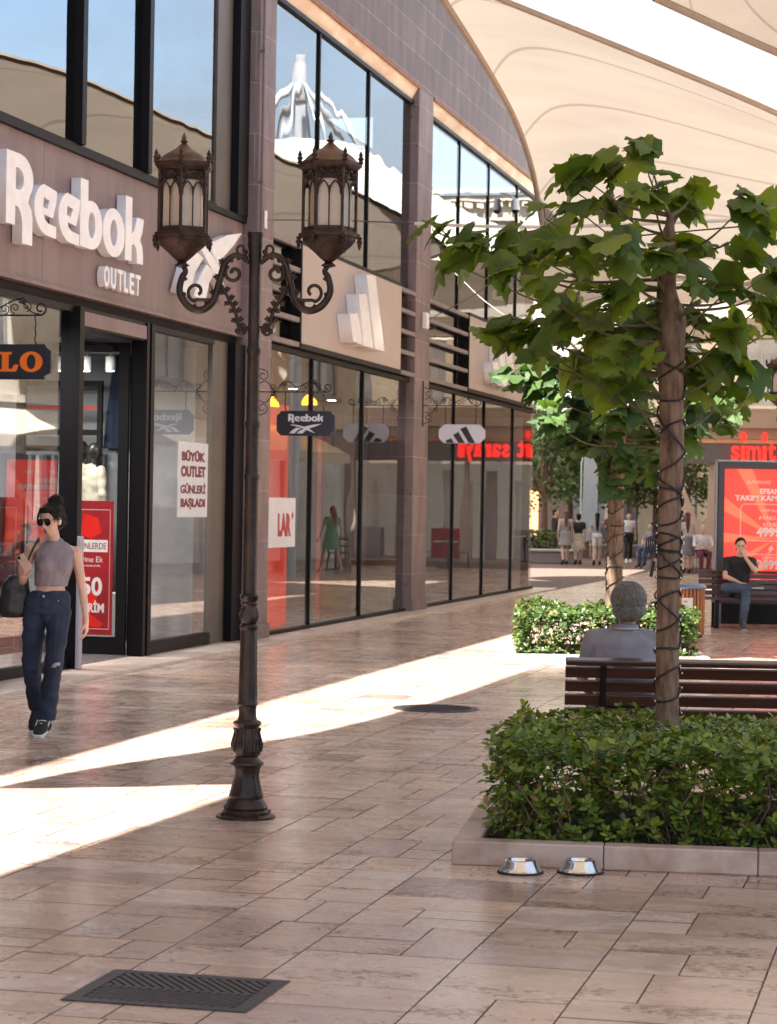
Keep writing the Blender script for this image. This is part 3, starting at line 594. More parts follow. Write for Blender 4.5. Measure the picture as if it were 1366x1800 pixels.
# ================================================================== street lamp
M_LAMP = mat('aged_bronze_paint', (0.040, 0.022, 0.015), (0.010, 0.006, 0.005), 11, 0.42, 0.2, bump=0.25, rvar=0.12, spec=0.4)
M_LAMPT = mat('rusty_lantern_iron', (0.062, 0.030, 0.020), (0.016, 0.008, 0.006), 14, 0.6, 0.35, bump=0.5)
M_MILK = plain('milk_glass', (0.50, 0.43, 0.36), 0.35)
def lamp(base, rz, label, scale=1.0):
    e = empty('street_lamp', base, rz, label, 'street lamp', 'ornate two lantern street lamps')
    q = MB()
    q.lathe([(.160, 0), (.160, .012), (.148, .018), (.124, .022), (.125, .035), (.113, .047), (.119, .058), (.107, .078), (.103, .092), (.090, .105), (.094, .118), (.091, .128), (.080, .165), (.070, .205), (.067, .235), (.072, .265), (.080, .280), (.093, .290), (.091, .300), (.082, .306), (.066, .322), (.063, .330)], 48,
            rf=lambda i, z, a: 1 + (0.045 * cos(8 * a) if .14 < z < .27 else 0.03 * cos(16 * a) if .03 < z < .06 else 0))
    q.lathe([(.060, .331), (.070, .340), (.077, .36), (.078, .385), (.071, .42), (.062, .46), (.058, .485), (.070, .500), (.077, .512), (.074, .520), (.054, .530), (.049, .545), (.047, .58), (.049, .605)], 48,
            rf=lambda i, z, a: 1 + (0.07 * abs(cos(4 * a)) - .035 if .34 < z < .47 else 0.03 * cos(12 * a) if .49 < z < .52 else 0))
    for kk in range(8):
        a = kk * pi / 4; ca, sa = cos(a), sin(a)
        q.tube([(r_ * ca, r_ * sa, z_) for r_, z_ in ((.060, .350), (.078, .365), (.082, .395), (.074, .43), (.066, .465), (.074, .485), (.070, .475))], [.004, .008, .009, .008, .007, .007, .003], 6)
        for sg_ in (-1, 1): q.tube([(.079 * cos(a + sg_ * .10), .079 * sin(a + sg_ * .10), .375), (.078 * cos(a + sg_ * .24), .078 * sin(a + sg_ * .24), .40), (.070 * cos(a + sg_ * .30), .070 * sin(a + sg_ * .30), .43)], [.003, .006, .002], 5)
    for kk in range(4):
        a = kk * pi / 2 + .7; q.tube([(.142 * cos(a), .142 * sin(a), .012), (.142 * cos(a), .142 * sin(a), .034)], .009, 6)
    q.build('base', M_LAMP, e, sharp=40)
    q = MB(); flute = lambda i, z, a: 1 + 0.075 * (abs(cos(5 * a)) - .6)
    q.lathe([(.049, .606), (.056, .612), (.055, .622), (.052, .63), (.051, .66), (.047, .85), (.045, 1.0), (.044, 1.015), (.051, 1.025), (.050, 1.04), (.042, 1.048)], 60, rf=lambda i, z, a: flute(i, z, a) if .64 < z < 1.01 else 1)
    q.lathe([(.038, 1.049), (.046, 1.06), (.050, 1.09), (.047, 1.12), (.040, 1.145), (.046, 1.158), (.041, 1.168), (.050, 1.185), (.052, 1.20), (.042, 1.212)], 32, rf=lambda i, z, a: 1 + (.11 * cos(6 * a) if 1.06 < z < 1.14 else 0))
    q.lathe([(.039, 1.213), (.0395, 1.5), (.038, 1.82), (.044, 1.835), (.046, 1.85), (.038, 1.865), (.041, 1.88), (.037, 1.895), (.037, 2.10), (.043, 2.115), (.045, 2.14), (.037, 2.155), (.036, 2.2), (.035, 2.50), (.041, 2.515), (.043, 2.53), (.036, 2.545), (.033, 2.56), (.033, 3.02), (.038, 3.04), (.034, 3.06), (.042, 3.09), (.040, 3.13), (.046, 3.15), (.044, 3.165), (.030, 3.17)], 60, rf=lambda i, z, a: flute(i, z, a) if (1.22 < z < 1.81 or 1.9 < z < 2.09 or 2.17 < z < 2.5) else 1)
    q.build('post', M_LAMP, e, sharp=40)
    ax = .405
    for sg in (-1, 1):
        q = MB()
        main = catmull([(.03, 0, 3.00), (.10, 0, 3.045), (.165, 0, 3.00), (.195, 0, 2.90), (.225, 0, 2.80), (.29, 0, 2.745), (.365, 0, 2.765), (.415, 0, 2.84), (.405, 0, 2.92), (.385, 0, 2.955), (.405, 0, 2.99)], 50)
        q.tube([(p.x * sg, 0, p.z) for p in main], [.013 + .008 * sin(pi * i / 50) for i in range(51)], 9)
        q.tube([(p[0] * sg, 0, p[2]) for p in catmull([(.225, 0, 2.80), (.27, 0, 2.80), (.33, 0, 2.80)] + [V(x) for x in spiral(.322, 2.845, .055, .018, -pi / 2, .9, 14)], 30)], .010, 7)
        q.tube([(p[0] * sg, 0, p[2]) for p in spiral(.115, 2.945, .052, .014, .9, -1.15, 24)], .011, 7)
        q.tube([(p[0] * sg, 0, p[2]) for p in spiral(.075, 3.075, .03, .01, -1.2, .8, 14)], .008, 6)
        low = catmull([(.185, 0, 2.88), (.14, 0, 2.80), (.105, 0, 2.74), (.085, 0, 2.66), (.05, 0, 2.62)], 22)
        q.tube([(p.x * sg, 0, p.z) for p in low], .011, 7)
        q.tube([(p[0] * sg, 0, p[2]) for p in spiral(.075, 2.635, .035, .012, 1.5, 1.0 * 1, 16)], .008, 6)
        # acanthus leaf lobes along the stems
        def leafs(path, every, side, L):
            for i in range(2, len(path) - 2, every):
                t = (path[i + 1] - path[i - 1]).normalized(); nn = V((t.z, 0, -t.x)) * side
                p0 = path[i] + nn * .010
                for a, l in ((-.5, .8), (.15, 1.0), (.8, .7)):
                    dd = nn * cos(a) + t * sin(a); p1 = p0 + dd * L * l
                    q.tube([(p0.x * sg, 0, p0.z), ((p0 + dd * L * l * .6).x * sg, .004, (p0 + dd * L * l * .6).z), (p1.x * sg, 0, p1.z)], [.008, .010, .002], 6)
        leafs(main[8:26], 4, -1, .034); leafs(main[26:46], 6, -1, .022); leafs(low, 3, 1, .030); leafs(low, 4, -1, .028)
        leafs(main[2:12], 4, 1, .020)
        for zz in (3.06, 3.03): q.ball((.055 * sg, 0, zz), .016, n=8, m=6)
        q.lathe([(.014, 0), (.032, .006), (.044, .012), (.030, .02), (.020, .03)], 20, c=(ax * sg, 0, 2.975))
        q.build('arm', M_LAMP, e, smooth=True)
        # lantern
        ph = (0.0 if sg > 0 else pi / 6) + R(9)          # one shows a corner, the other a flat
        ph += FROT * 0
        zb = 3.005
        lan = MB(); c = (ax * sg, 0, zb)
        lan.lathe([(.020, 0), (.045, .02), (.080, .055), (.115, .085), (.135, .105), (.142, .115), (.142, .128), (.150, .132), (.150, .146), (.132, .150)], 48, c=c, rf=lambda i, z, a: 1 + (.035 * cos(24 * a) if z < .1 else 0))
        hexr = lambda r: r
        z0, z1 = zb + .15, zb + .50
        Rr = .142
        lan.lathe([(.158, .128), (.166, .134), (.166, .152), (.148, .158)], 6, c=c, ph=ph)
        lan.lathe([(.136, .16), (.140, .165), (.140, .185), (.132, .187)], 6, c=c, ph=ph)
        lan.lathe([(.140, .485), (.158, .50), (.172, .515), (.172, .528), (.150, .535)], 6, c=c, ph=ph)
        lan.lathe([(.134, .44), (.138, .445), (.138, .486), (.13, .487)], 6, c=c, ph=ph)
        corners = [V((c[0] + Rr * cos(ph + kk * pi / 3), c[1] + Rr * sin(ph + kk * pi / 3), 0)) for kk in range(6)]
        for kk in range(6):
            A_, B_ = corners[kk], corners[(kk + 1) % 6]
            lan.tube([A_ + V((0, 0, z0)), A_ + V((0, 0, z1))], .009, 8)
            dr = (A_ - V((c[0], c[1], 0))).normalized()
            for zz, s2 in ((zb + .14, -1), (zb + .525, 1)):
                pp = A_ + dr * .022
                lan.lathe([(.004, 0), (.016, .008 * s2), (.010, .02 * s2), (.017, .032 * s2), (.009, .045 * s2), (.012, .052 * s2), (.002, .075 * s2)], 8, c=(pp.x, pp.y, zz))
            def P2(u, z): return A_.lerp(B_, u) + V((0, 0, z))
            lan.tube([P2(.5, z0), P2(.5, z1 - .10)], .004, 6)
            for u0, u1 in ((.06, .5), (.5, .94)):                    # twin lancets
                um = (u0 + u1) / 2
                for a_, b_ in ((u0, um), (u1, um)):
                    lan.tube([P2(a_, z0 + .20), P2(a_ + (b_ - a_) * .12, z0 + .235), P2(a_ + (b_ - a_) * .5, z0 + .262), P2(b_, z0 + .275)], .0045, 6)
            for a_, b_ in ((.04, .5), (.96, .5)):                    # big pointed arch
                lan.tube([P2(a_, z0 + .22), P2(a_ + (b_ - a_) * .2, z0 + .27), P2(a_ + (b_ - a_) * .6, z0 + .31), P2(b_, z0 + .335)], .006, 6)
            rr_ = random.Random(kk)
            for _ in range(16):                                     # pierced tracery in the spandrels
                u = rr_.uniform(.03, .97); z = z0 + .335 - abs(u - .5) ** 1.3 * .0 - rr_.uniform(-.02, .02) - (0 if .3 < u < .7 else rr_.uniform(0, .06))
                p_ = P2(u, z); lan.ball(p_, .011, .011, .011, 6, 4)
            lan.tube([P2(.0, z0 + .008), P2(1, z0 + .008)], .008, 6)
        lan.build('lantern', M_LAMPT, e, sharp=45)
        gl = MB(); gl.lathe([(.118, .165), (.118, .49)], 6, c=c, ph=ph); gl.build('lantern_glass', M_MILK, CH[e.name][-1])
        rz_ = lambda z: .53 + (z - .53) * .70
        rf_ = MB(); rf_.lathe([(r_, rz_(z_)) for r_, z_ in [(.150, .530), (.150, .540), (.138, .552), (.125, .575), (.105, .600), (.075, .625), (.045, .650), (.026, .675), (.016, .690), (.010, .695), (.020, .703), (.022, .712), (.010, .720), (.014, .730), (.012, .742), (.003, .775)]], 36, c=c, rf=lambda i, z, a: 1 + (.04 * abs(cos(3 * (a - ph))) - .02 if z < .66 else 0))
        rf_.build('lantern_roof', mat('bronze_dome', (0.13, 0.070, 0.045), (0.05, 0.025, 0.017), 10, 0.42, 0.5, bump=0.15), CH[e.name][-1], sharp=50)
    return e
l1 = lamp(gnd(432, 1437), R(-9), 'ornate dark bronze lamp post with two lanterns standing alone on the paving')
l2p = pt(1423, 900, 29.0); l2 = lamp((l2p.x, 29.0, 0), R(4), 'distant ornate lamp post partly cut by the right edge behind the big tree')

# ================================================================== bowls, grate, manhole
M_STEEL = mat('stainless_steel', (0.75, 0.74, 0.72), (0.6, 0.59, 0.57), 20, 0.16, 1.0, rvar=0.06)
for i, (px, py, lab) in enumerate(((915, 1534, 'steel pet bowl by the planter kerb, the left one of the pair'), (1020, 1534, 'steel pet bowl by the planter kerb, the right one of the pair'))):
    p = gnd(px, py); e = empty('pet_bowl', p, 0, lab, 'bowl', 'steel bowls on the paving')
    q = MB(); q.lathe([(.104, .006), (.103, .010), (.098, .012), (.088, .03), (.076, .052), (.071, .060), (.066, .063), (.062, .061), (.058, .052), (.055, .03), (.045, .018), (.0, .016)], 40); q.build('body', M_STEEL, e, smooth=True)
    q = MB(); q.lathe([(.100, 0.0), (.107, .001), (.109, .005), (.107, .010), (.103, .0105)], 40); q.build('rubber_rim', plain('black_rubber', (0.012, 0.012, 0.013), 0.6), e, smooth=True)
M_CAST = mat('cast_iron', (0.055, 0.044, 0.050), (0.030, 0.024, 0.028), 18, 0.45, 0.5, bump=0.3)
ga = gnd(518, 1724); gb = gnd(200, 1704); gc = gnd(436, 1784)
ge = empty('drain_grate', ((gb + gc) / 2), FROT, 'dark iron drain grate set in the paving, bottom left', 'drain grate')
q = MB(); hx, hy = .27, .33
q.box(-hx, hx, -hy, -hy + .055, .0015, .005); q.box(-hx, hx, hy - .055, hy, .0015, .005); q.box(-hx, -hx + .05, -hy + .0555, hy - .0555, .0015, .005); q.box(hx - .05, hx, -hy + .0555, hy - .0555, .0015, .005)
q.build('frame', M_CAST, ge)
q = MB(); n = 17
for i in range(-n, n + 1):
    y = i * .036      # slanted bars, mirrored about the centre spine
    for sx in (-1, 1):
        a = V((.012 * sx, y, 0)); b = V((.218 * sx, y + .16, 0))
        lo, hi = -hy + .06, hy - .06
        if a.y > hi or b.y < lo: continue
        if a.y < lo: a = a.lerp(b, (lo - a.y) / (b.y - a.y))
        if b.y > hi: b = a.lerp(b, (hi - a.y) / (b.y - a.y))
        d = (b - a).normalized(); nn = V((-d.y, d.x, 0)) * .010
        if (b - a).length < .02: continue
        q.add([a - nn + V((0, 0, .0028)), b - nn + V((0, 0, .0028)), b + nn + V((0, 0, .0028)), a + nn + V((0, 0, .0028)), a - nn + V((0, 0, .0046)), b - nn + V((0, 0, .0046)), b + nn + V((0, 0, .0046)), a + nn + V((0, 0, .0046))], [(0, 3, 2, 1), (4, 5, 6, 7), (0, 1, 5, 4), (1, 2, 6, 5), (2, 3, 7, 6), (3, 0, 4, 7)])
q.box(-.0115, .0115, -hy + .056, hy - .056, .003, .0048)
q.build('grille', M_CAST, ge)
q = MB(); q.box(-hx + .002, hx - .002, -hy + .002, hy - .002, .0012, .0019); q.build('pit', plain('pit_dark', (0.004, 0.004, 0.004), 0.95), ge)  # flat black sheet painted as the darkness under the bars
mp_ = gnd(766, 1246)
me_ = empty('manhole_cover', mp_, 0, 'round iron manhole cover half in the sunlit streak', 'manhole cover')
q = MB(); q.lathe([(.36, .001), (.36, .007), (.345, .008), (.34, .006), (.325, .006), (.32, .008), (.0, .008)], 48); q.build('cover', M_CAST, me_, sharp=30)
q = MB(); 
for i in range(-4, 5):
    hl = sqrt(max(.0, .30 ** 2 - (i * .07) ** 2)); q.box(-hl, hl, i * .07 - .012, i * .07 + .012, .0085, .012)
q.build('ribs', M_CAST, me_)

# ================================================================== benches
M_SLAT = mat('brown_bench_slat', (0.070, 0.024, 0.016), (0.034, 0.012, 0.009), 4, 0.32, stretch=(0.4, 6, 6), bump=0.08, coat=0.2)
def bench(L, label, group='brown slatted benches'):
    """seat faces -y, back at +y ; origin at centre on the ground"""
    e = empty('bench', (0, 0, 0), 0, label, 'bench', group)
    q = MB(); h = L / 2
    for i in range(5): q.bbox(-h, h, -.24 + i * .098, -.155 + i * .098, .415, .445, .005)
    q.build('seat', M_SLAT, e)
    q = MB(); t = R(14)
    for i in range(4):
        z = .47 + i * .082; y = .27 + (z - .45) * math.tan(t)
        q.M = Matrix.Translation((0, y, z)) @ Matrix.Rotation(-t, 4, 'X'); q.bbox(-h, h, -.014, .014, 0, .066, .005)
    q.M = Matrix.Translation((0, .27 + .37 * math.tan(t), .805)) @ Matrix.Rotation(-t, 4, 'X'); q.bbox(-h, h, -.035, .035, -.012, .022, .008)
    q.M = None
    q.build('backrest', M_SLAT, e)
    for x in (-h + .22, h - .22) + ((0,) if L > 2.2 else ()):
        q = MB(); q.box(x - .03, x + .03, -.235, -.185, .0, .41); q.box(x - .03, x + .03, .20, .255, .0, .41); q.box(x - .028, x + .028, -.23, .25, .37, .414)
        q.box(x - .04, x + .04, -.26, -.15, .0, .012); q.box(x - .04, x + .04, .17, .28, .0, .012)
        q.tube([(x, .25, .38), (x, .295, .48), (x, .37, .79)], .022, 6)
        q.build('leg', M_BLACK, e)
    return e
b1 = bench(2.6, 'brown slatted bench seen from behind with a grey haired man sitting on it')
# seen from the back: its backrest is towards the camera -> turn so that +y (back) points at the camera
BX0 = pt(997, 1200, 13.6).x
b1.location = (BX0 + 1.3, 13.95, 0); b1.rotation_euler = (0, 0, pi - R(1.5))
b2 = bench(2.4, 'brown slatted bench in front of the red poster with a young man on it')
bq = gnd(1262, 1105)
b2.location = (bq.x + .98, bq.y + .28, 0); b2.rotation_euler = (0, 0, R(-2))

# ================================================================== planters, hedges
M_PKERB = mat('planter_kerb_stone', (0.50, 0.39, 0.345), (0.27, 0.175, 0.13), 2.6, 0.5, bump=0.25, detail=10, lo=.36, hi=.56)
M_SOIL = mat('soil', (0.045, 0.03, 0.022), (0.02, 0.013, 0.01), 14, 0.95, bump=0.8)
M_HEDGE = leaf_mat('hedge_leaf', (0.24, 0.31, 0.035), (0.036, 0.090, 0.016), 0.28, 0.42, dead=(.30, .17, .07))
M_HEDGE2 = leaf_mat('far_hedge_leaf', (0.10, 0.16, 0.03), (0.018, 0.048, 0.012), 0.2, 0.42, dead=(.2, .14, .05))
M_TWIG = mat('twig', (0.16, 0.10, 0.06), (0.08, 0.05, 0.03), 12, 0.8)
def planter(loc, rz, W, D, label):
    e = empty('planter', loc, rz, label, 'planter', 'stone edged planters')
    for nm, (x0, x1, y0, y1) in {'a': (0, W, 0, .13), 'b': (0, W, D - .13, D), 'c': (0, .13, .1305, D - .1305), 'd': (W - .13, W, .1305, D - .1305)}.items():
        q = MB(); 
        if nm in 'ab':
            x = x0
            while x < x1 - .01:
                l = min(.72, x1 - x); q.bbox(x + .0015, x + l - .0015, y0, y1, 0, .115, .008); x += l
        else: q.bbox(x0, x1, y0, y1, 0, .115, .008)
        q.build('kerb', M_PKERB, e)
    q = MB(); q.box(.13, W - .13, .13, D - .13, .02, .06); q.build('soil', M_SOIL, e)
    return e
def hedge(loc, rz, W, D, z0, z1, n, leaf, label, seed, hole=None):
    rr = random.Random(seed); e = empty('hedge', loc, rz, label, 'hedge', 'low box hedges in the planters')
    q = MB()
    def top(x, y): return z1 + .085 * noise.noise(V((x * 2.2, y * 2.2, seed))) + .05 * noise.noise(V((x * 6, y * 6, seed)))
    def ins(x, y, z):
        b = .07 * noise.noise(V((x * 2.5, z * 4, seed + 5))) ; b2 = .07 * noise.noise(V((y * 2.5, z * 4, seed + 9)))
        return min(x - b2, W - x - b2, y - b, D - y - b)
    cnt = 0
    while cnt < n:
        x = rr.uniform(-.08, W + .08); y = rr.uniform(-.08, D + .08); z = rr.uniform(z0, z1 + .09)
        d = min(ins(x, y, z), top(x, y) - z)
        if d < -.02 or (d > .13 and rr.random() > .10): continue
        if z < z0 + .10 and rr.random() < .15: continue
        # a sprig: a few leaves round a point
        c = V((x, y, z)); up_ = V((rr.uniform(-.5, .5), rr.uniform(-.5, .5), 1.0)).normalized()
        if d < .05: up_ = (up_ + V((-.7 if x < .1 else .7 if x > W - .1 else 0, -.7 if y < .1 else .7 if y > D - .1 else 0, .3))).normalized()
        k = rr.randint(4, 6); a0 = rr.uniform(0, 6.28); t1 = up_.orthogonal().normalized(); t2 = up_.cross(t1)
        for i in range(k):
            a = a0 + i * 2.4; dr = (t1 * cos(a) + t2 * sin(a)) * .85 + up_ * rr.uniform(.15, .7); dr.normalize()
            sd_ = dr.cross(up_).normalized(); l = leaf * rr.uniform(.5, 1.3) * (1 + .25 * noise.noise(V((x * 3, y * 3, z * 3 + 7)))); wv = l * .27; nn = sd_.cross(dr)
            b0 = c + dr * l * .1
            q.add([b0, b0 + dr * l * .45 + sd_ * wv + nn * l * .05, b0 + dr * l * .8 + sd_ * wv * .75, b0 + dr * l, b0 + dr * l * .8 - sd_ * wv * .75, b0 + dr * l * .45 - sd_ * wv + nn * l * .05], [(0, 1, 5), (1, 2, 4, 5), (2, 3, 4)])
        cnt += 1
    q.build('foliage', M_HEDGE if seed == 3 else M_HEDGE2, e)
    tw = MB()
    for i in range(int(26 * W * D)):
        x = rr.uniform(.04, W - .04); y = rr.uniform(.04, D - .04) if rr.random() < .4 else rr.uniform(.02, .25); p = [V((x, y, .04))]
        for j in range(5): p.append(p[-1] + V((rr.uniform(-.06, .06), rr.uniform(-.05, .05), (z1 - .1) / 5.5)))
        tw.tube(p, [.006, .005, .0045, .004, .003, .002], 5)
    tw.box(.05, W - .05, .05, D - .05, .035, .045)
    tw.build('stems', M_TWIG, e)
    return e
P1 = gnd(793, 1520); prz = R(-7.5)
pl1 = planter(P1, prz, 2.45, 2.15, 'near planter with pale stone kerb, two steel bowls in front')
def loc_in(P, rz, x, y): return P + Matrix.Rotation(rz, 4, 'Z') @ V((x, y, 0))
hedge(loc_in(P1, prz, .17, .17), prz, 2.1, 1.75, .07, .56, 5600, .046, 'large near hedge round the foot of the big tree', 3)
P2_ = gnd(887, 1168); prz2 = R(-2)
pl2 = planter(P2_, prz2, 2.22, 2.2, 'farther planter with pale kerb half sunlit, beyond the near bench')
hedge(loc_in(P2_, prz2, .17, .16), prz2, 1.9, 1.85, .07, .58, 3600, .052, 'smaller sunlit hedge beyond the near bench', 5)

# ================================================================== trees
M_BARK = mat('smooth_brown_bark', (0.225, 0.150, 0.105), (0.060, 0.034, 0.024), 4.5, 0.85, bump=1.0, bscale=7, stretch=(5, 5, 1.3), detail=10, lo=.30, hi=.60, spec=.2)
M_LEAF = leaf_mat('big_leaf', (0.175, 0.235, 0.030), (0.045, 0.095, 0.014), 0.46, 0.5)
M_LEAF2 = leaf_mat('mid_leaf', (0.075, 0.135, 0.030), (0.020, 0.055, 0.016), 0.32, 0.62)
M_WIRE = plain('black_cable', (0.010, 0.008, 0.008), 0.5)
LW = [(0, .03), (.05, .22), (.12, .38), (.20, .47), (.28, .48), (.35, .40), (.41, .37), (.49, .45), (.56, .44), (.63, .32), (.70, .21), (.80, .17), (.90, .10), (1.0, .01)]
def big_leaf(q, base, dr, nrm, L, rr):
    """lobed, folded and drooping leaf; dr = direction of the midrib"""
    dr = V(dr).normalized(); sd = dr.cross(nrm).normalized(); n = sd.cross(dr).normalized()
    droop = rr.uniform(.15, .95); fold = rr.uniform(.0, .4); wav = rr.uniform(.015, .055); ph = rr.uniform(0, 6); curl = rr.uniform(-.6, .9); vs = []; kw = rr.uniform(.85, 1.1)
    for i, (v, wd) in enumerate(LW):
        for t in (-1, -.62, -.28, 0, .28, .62, 1):
            u = wd * t * kw * (1 + (rr.uniform(-.12, .12) if abs(t) == 1 else 0)); vv = v + .20 * abs(t) ** 1.5 * wd * (1.2 if .25 < v < .65 else .2) - (.10 * abs(t) if v < .1 else 0)
            z = droop * vv * vv * .7 + fold * abs(u) * .7 + curl * u * u + wav * sin(10 * vv + 5 * abs(u) * 2 + ph) * (.3 + abs(t)) + .012 * (1 - abs(t)) * (-1) + .015 * cos(26 * vv - 14 * abs(u)) * abs(t)
            vs.append(base + dr * (vv * L * (1 - .14 * droop * vv)) + sd * (u * L) - n * (z * L))
    m = len(LW); q.add(vs, [(i * 7 + j, i * 7 + j + 1, (i + 1) * 7 + j + 1, (i + 1) * 7 + j) for i in range(m - 1) for j in range(6)])
def big_tree(base, trunk, clusters, leafL, label, seed, Yd, spread, fac_n=1.0, grp=None, mt=None):
    """clusters: (px, py, rpx, n leaves) measured on the photo, given real depth round the trunk"""
    rr = random.Random(seed); e = empty('tree', base, 0, label, 'tree', grp)
    T = [V(base) + V(t[0:3]) for t in trunk]; rs = [t[3] for t in trunk]
    B0 = V(base); q = MB(); path = catmull(T, 40); rad = [rs[0] + 0] * 41
    for i in range(41):
        t = i / 40 * (len(rs) - 1); k = min(int(t), len(rs) - 2); rad[i] = rs[k] + (rs[k + 1] - rs[k]) * (t - k)
        rad[i] *= 1 + .05 * noise.noise(V((seed, i * .35, 0)))
    q.tube(path, rad, 16, rf=lambda i, a: 1 + .05 * noise.noise(V((cos(a) * 1.5, sin(a) * 1.5, i * .25 + seed))))
    for _ in range(5):    # knots
        i = rr.randint(14, 38); a = rr.uniform(0, 6.28); pp = path[i] + V((cos(a), sin(a), 0)) * rad[i] * .75; q.ball(pp, rad[i] * .42, rad[i] * .42, rad[i] * .5, 8, 6)
    q.v = [tuple(V(v) - B0) for v in q.v]; q.build('trunk', M_BARK, e, smooth=True)
    lf = MB(); br = MB()
    for (px, py, rp, n) in clusters:
        Y = Yd + rr.uniform(-spread, spread); c = pt(px, py, Y); rw = rp / F_PX * Yd
        # branch from the trunk
        best = min(range(16, 41), key=lambda i: (path[i] - c).length + abs(path[i].z - (c.z - .25)) * .6)
        s = path[best]; mid = s.lerp(c, .5) + V((0, 0, -.10 * (c - s).length))
        bp = catmull([s, mid, c], 12); br.tube(bp, [max(.004, .015 * (leafL / .3) * (1 - i / 14)) for i in range(13)], 6)
        for _ in range(int(n * fac_n)):
            d = V((rr.gauss(0, 1), rr.gauss(0, 1), rr.gauss(0, .75))).normalized() * rw * rr.uniform(.25, 1.0)
            p = c + d
            out = V((p.x - path[-1].x, p.y - path[-1].y, 0)); out = out.normalized() if out.length > .05 else V((1, 0, 0))
            dr = (out * rr.uniform(.3, 1.1) + V((rr.uniform(-.8, .8), rr.uniform(-.8, .8), rr.uniform(-.6, .3)))).normalized()
            nr = (V((rr.uniform(-.6, .6), rr.uniform(-.9, .3), 1))).normalized()
            L = leafL * rr.uniform(.55, 1.15)
            st = p - dr * L * .35
            lf.v  # petiole
            br.tube([c.lerp(st, .15) + V((0, 0, -.01)), c.lerp(st, .6) + V((0, 0, .01)), st], .0028 * (leafL / .3), 4, cap=False)
            big_leaf(lf, st, dr, nr, L, rr)
    for m_ in (lf, br): m_.v = [tuple(V(v) - B0) for v in m_.v]
    br.build('branches', mat('green_stem', (0.10, 0.085, 0.035), (0.07, 0.05, 0.025), 9, 0.6), e)
    lf.build('crown', mt or M_LEAF, e, smooth=True)
    return e, path, rad
def wraps(path, rad, zs, label, seed, slope=.35, tail=True):
    rr = random.Random(seed); e = empty('light_string', path[0], 0, label, 'light string', 'cables wound round the trunks')
    def at(z):
        for i in range(len(path) - 1):
            if path[i].z <= z <= path[i + 1].z:
                t = (z - path[i].z) / (path[i + 1].z - path[i].z); return path[i].lerp(path[i + 1], t), rad[i] + (rad[i + 1] - rad[i]) * t
        return path[-1], rad[-1]
    q = MB(); bl = MB()
    pts = []; a = rr.uniform(0, 6.28)
    for i in range(len(zs) - 1):
        zA, zB = zs[i], zs[i + 1]
        for j in range(16):
            t = j / 16; z = zA + (zB - zA) * t; c, r = at(z); aa = 2 * pi * t + a; k = r * 1.03 + .006
            pts.append(V((c.x + cos(aa) * k, c.y + sin(aa) * k, z + slope * r * sin(aa + i * 2.3) * 1.1)))
            if j % 5 == 0: bl.ball(pts[-1] + V((cos(aa), sin(aa), 0)) * .008, .004, .004, .006, 6, 4)
    q.tube(pts, .0055, 6)
    if tail:
        p2 = []; z0_, z1_ = zs[3], zs[-1]
        for j in range(90):
            t = j / 89; z = z0_ + (z1_ - z0_) * t; c, r = at(z); aa = -2 * pi * t * 4.5 + 1.0; k = r * 1.03 + .008; p2.append(V((c.x + cos(aa) * k, c.y + sin(aa) * k, z + .04 * sin(5 * t * pi))))
        q.tube(p2, .005, 6)
    base = V(path[0])
    for m_ in (q, bl): m_.v = [tuple(V(v) - base) for v in m_.v]
    if tail:
        c, r = at(zs[len(zs) // 2]); c = c - base
        for k in range(4): 
            s = c + V((-r, -r * .5, .02 * k)); q.tube(catmull([s, s + V((-.03 - .01 * k, -.02, .03 - .02 * k)), s + V((-.02 - .01 * k, -.03, -.04 - .03 * k))], 8), .004, 5)
        q.tube([c + V((-r - .02, -.04, -.08)), c + V((-r - .035, -.045, -.16))], .010, 6)
    q.build('cable', M_WIRE, e); bl.build('bulbs', plain('clear_bulb', (0.7, 0.7, 0.65), 0.2), e)
# tree one (near) : measured crown clusters
T1b = pt(1173, 1272, 12.15); T1 = V((T1b.x, T1b.y, 0))
def onT(px, py, Y): 
    p = pt(px, py, Y); return p
tk = []
for py, px, r in ((1520, 1176, .066), (1280, 1173, .062), (1100, 1174, .060), (900, 1177, .062), (780, 1181, .062), (700, 1180, .064), (620, 1178, .076), (560, 1180, .078), (510, 1172, .050), (430, 1176, .038), (380, 1178, .018)):
    p = pt(px, py, 12.15); tk.append((p.x - T1.x, p.y - T1.y, max(p.z, .03), r))
cl1 = [(760, 405, 34, 7), (820, 425, 44, 12), (890, 420, 44, 12), (800, 465, 30, 5), (875, 470, 34, 6), (950, 440, 44, 9), (1010, 300, 26, 5), (985, 320, 26, 4), (1060, 290, 48, 12), (1125, 262, 36, 9), (1135, 250, 16, 3), (1145, 330, 50, 11), (1070, 350, 46, 9), (1010, 365, 38, 6), (1200, 345, 42, 7), (1225, 330, 22, 3), (960, 385, 34, 5), (1000, 420, 46, 9),
       (1070, 430, 54, 11), (1140, 430, 52, 10), (1215, 430, 44, 8), (1010, 480, 52, 11), (950, 510, 46, 9), (1080, 500, 56, 12), (1240, 480, 46, 7), (1290, 500, 40, 7), (1310, 360, 38, 9), (1355, 380, 36, 7), (1320, 440, 36, 6), (1366, 470, 40, 7), (1340, 540, 46, 9), (1290, 570, 46, 8), (900, 560, 34, 7), (860, 590, 36, 8), (940, 580, 44, 10), (1000, 560, 52, 11),
       (1060, 580, 56, 12), (1120, 560, 50, 10), (1230, 560, 48, 9), (1240, 620, 52, 10), (1300, 620, 44, 8), (1100, 620, 54, 10), (1020, 630, 50, 10), (960, 620, 34, 6), (1060, 670, 40, 7), (1290, 680, 34, 4), (1230, 670, 40, 5), (1390, 560, 50, 8), (1420, 470, 60, 9), (1110, 690, 34, 4), (1180, 600, 40, 4)]
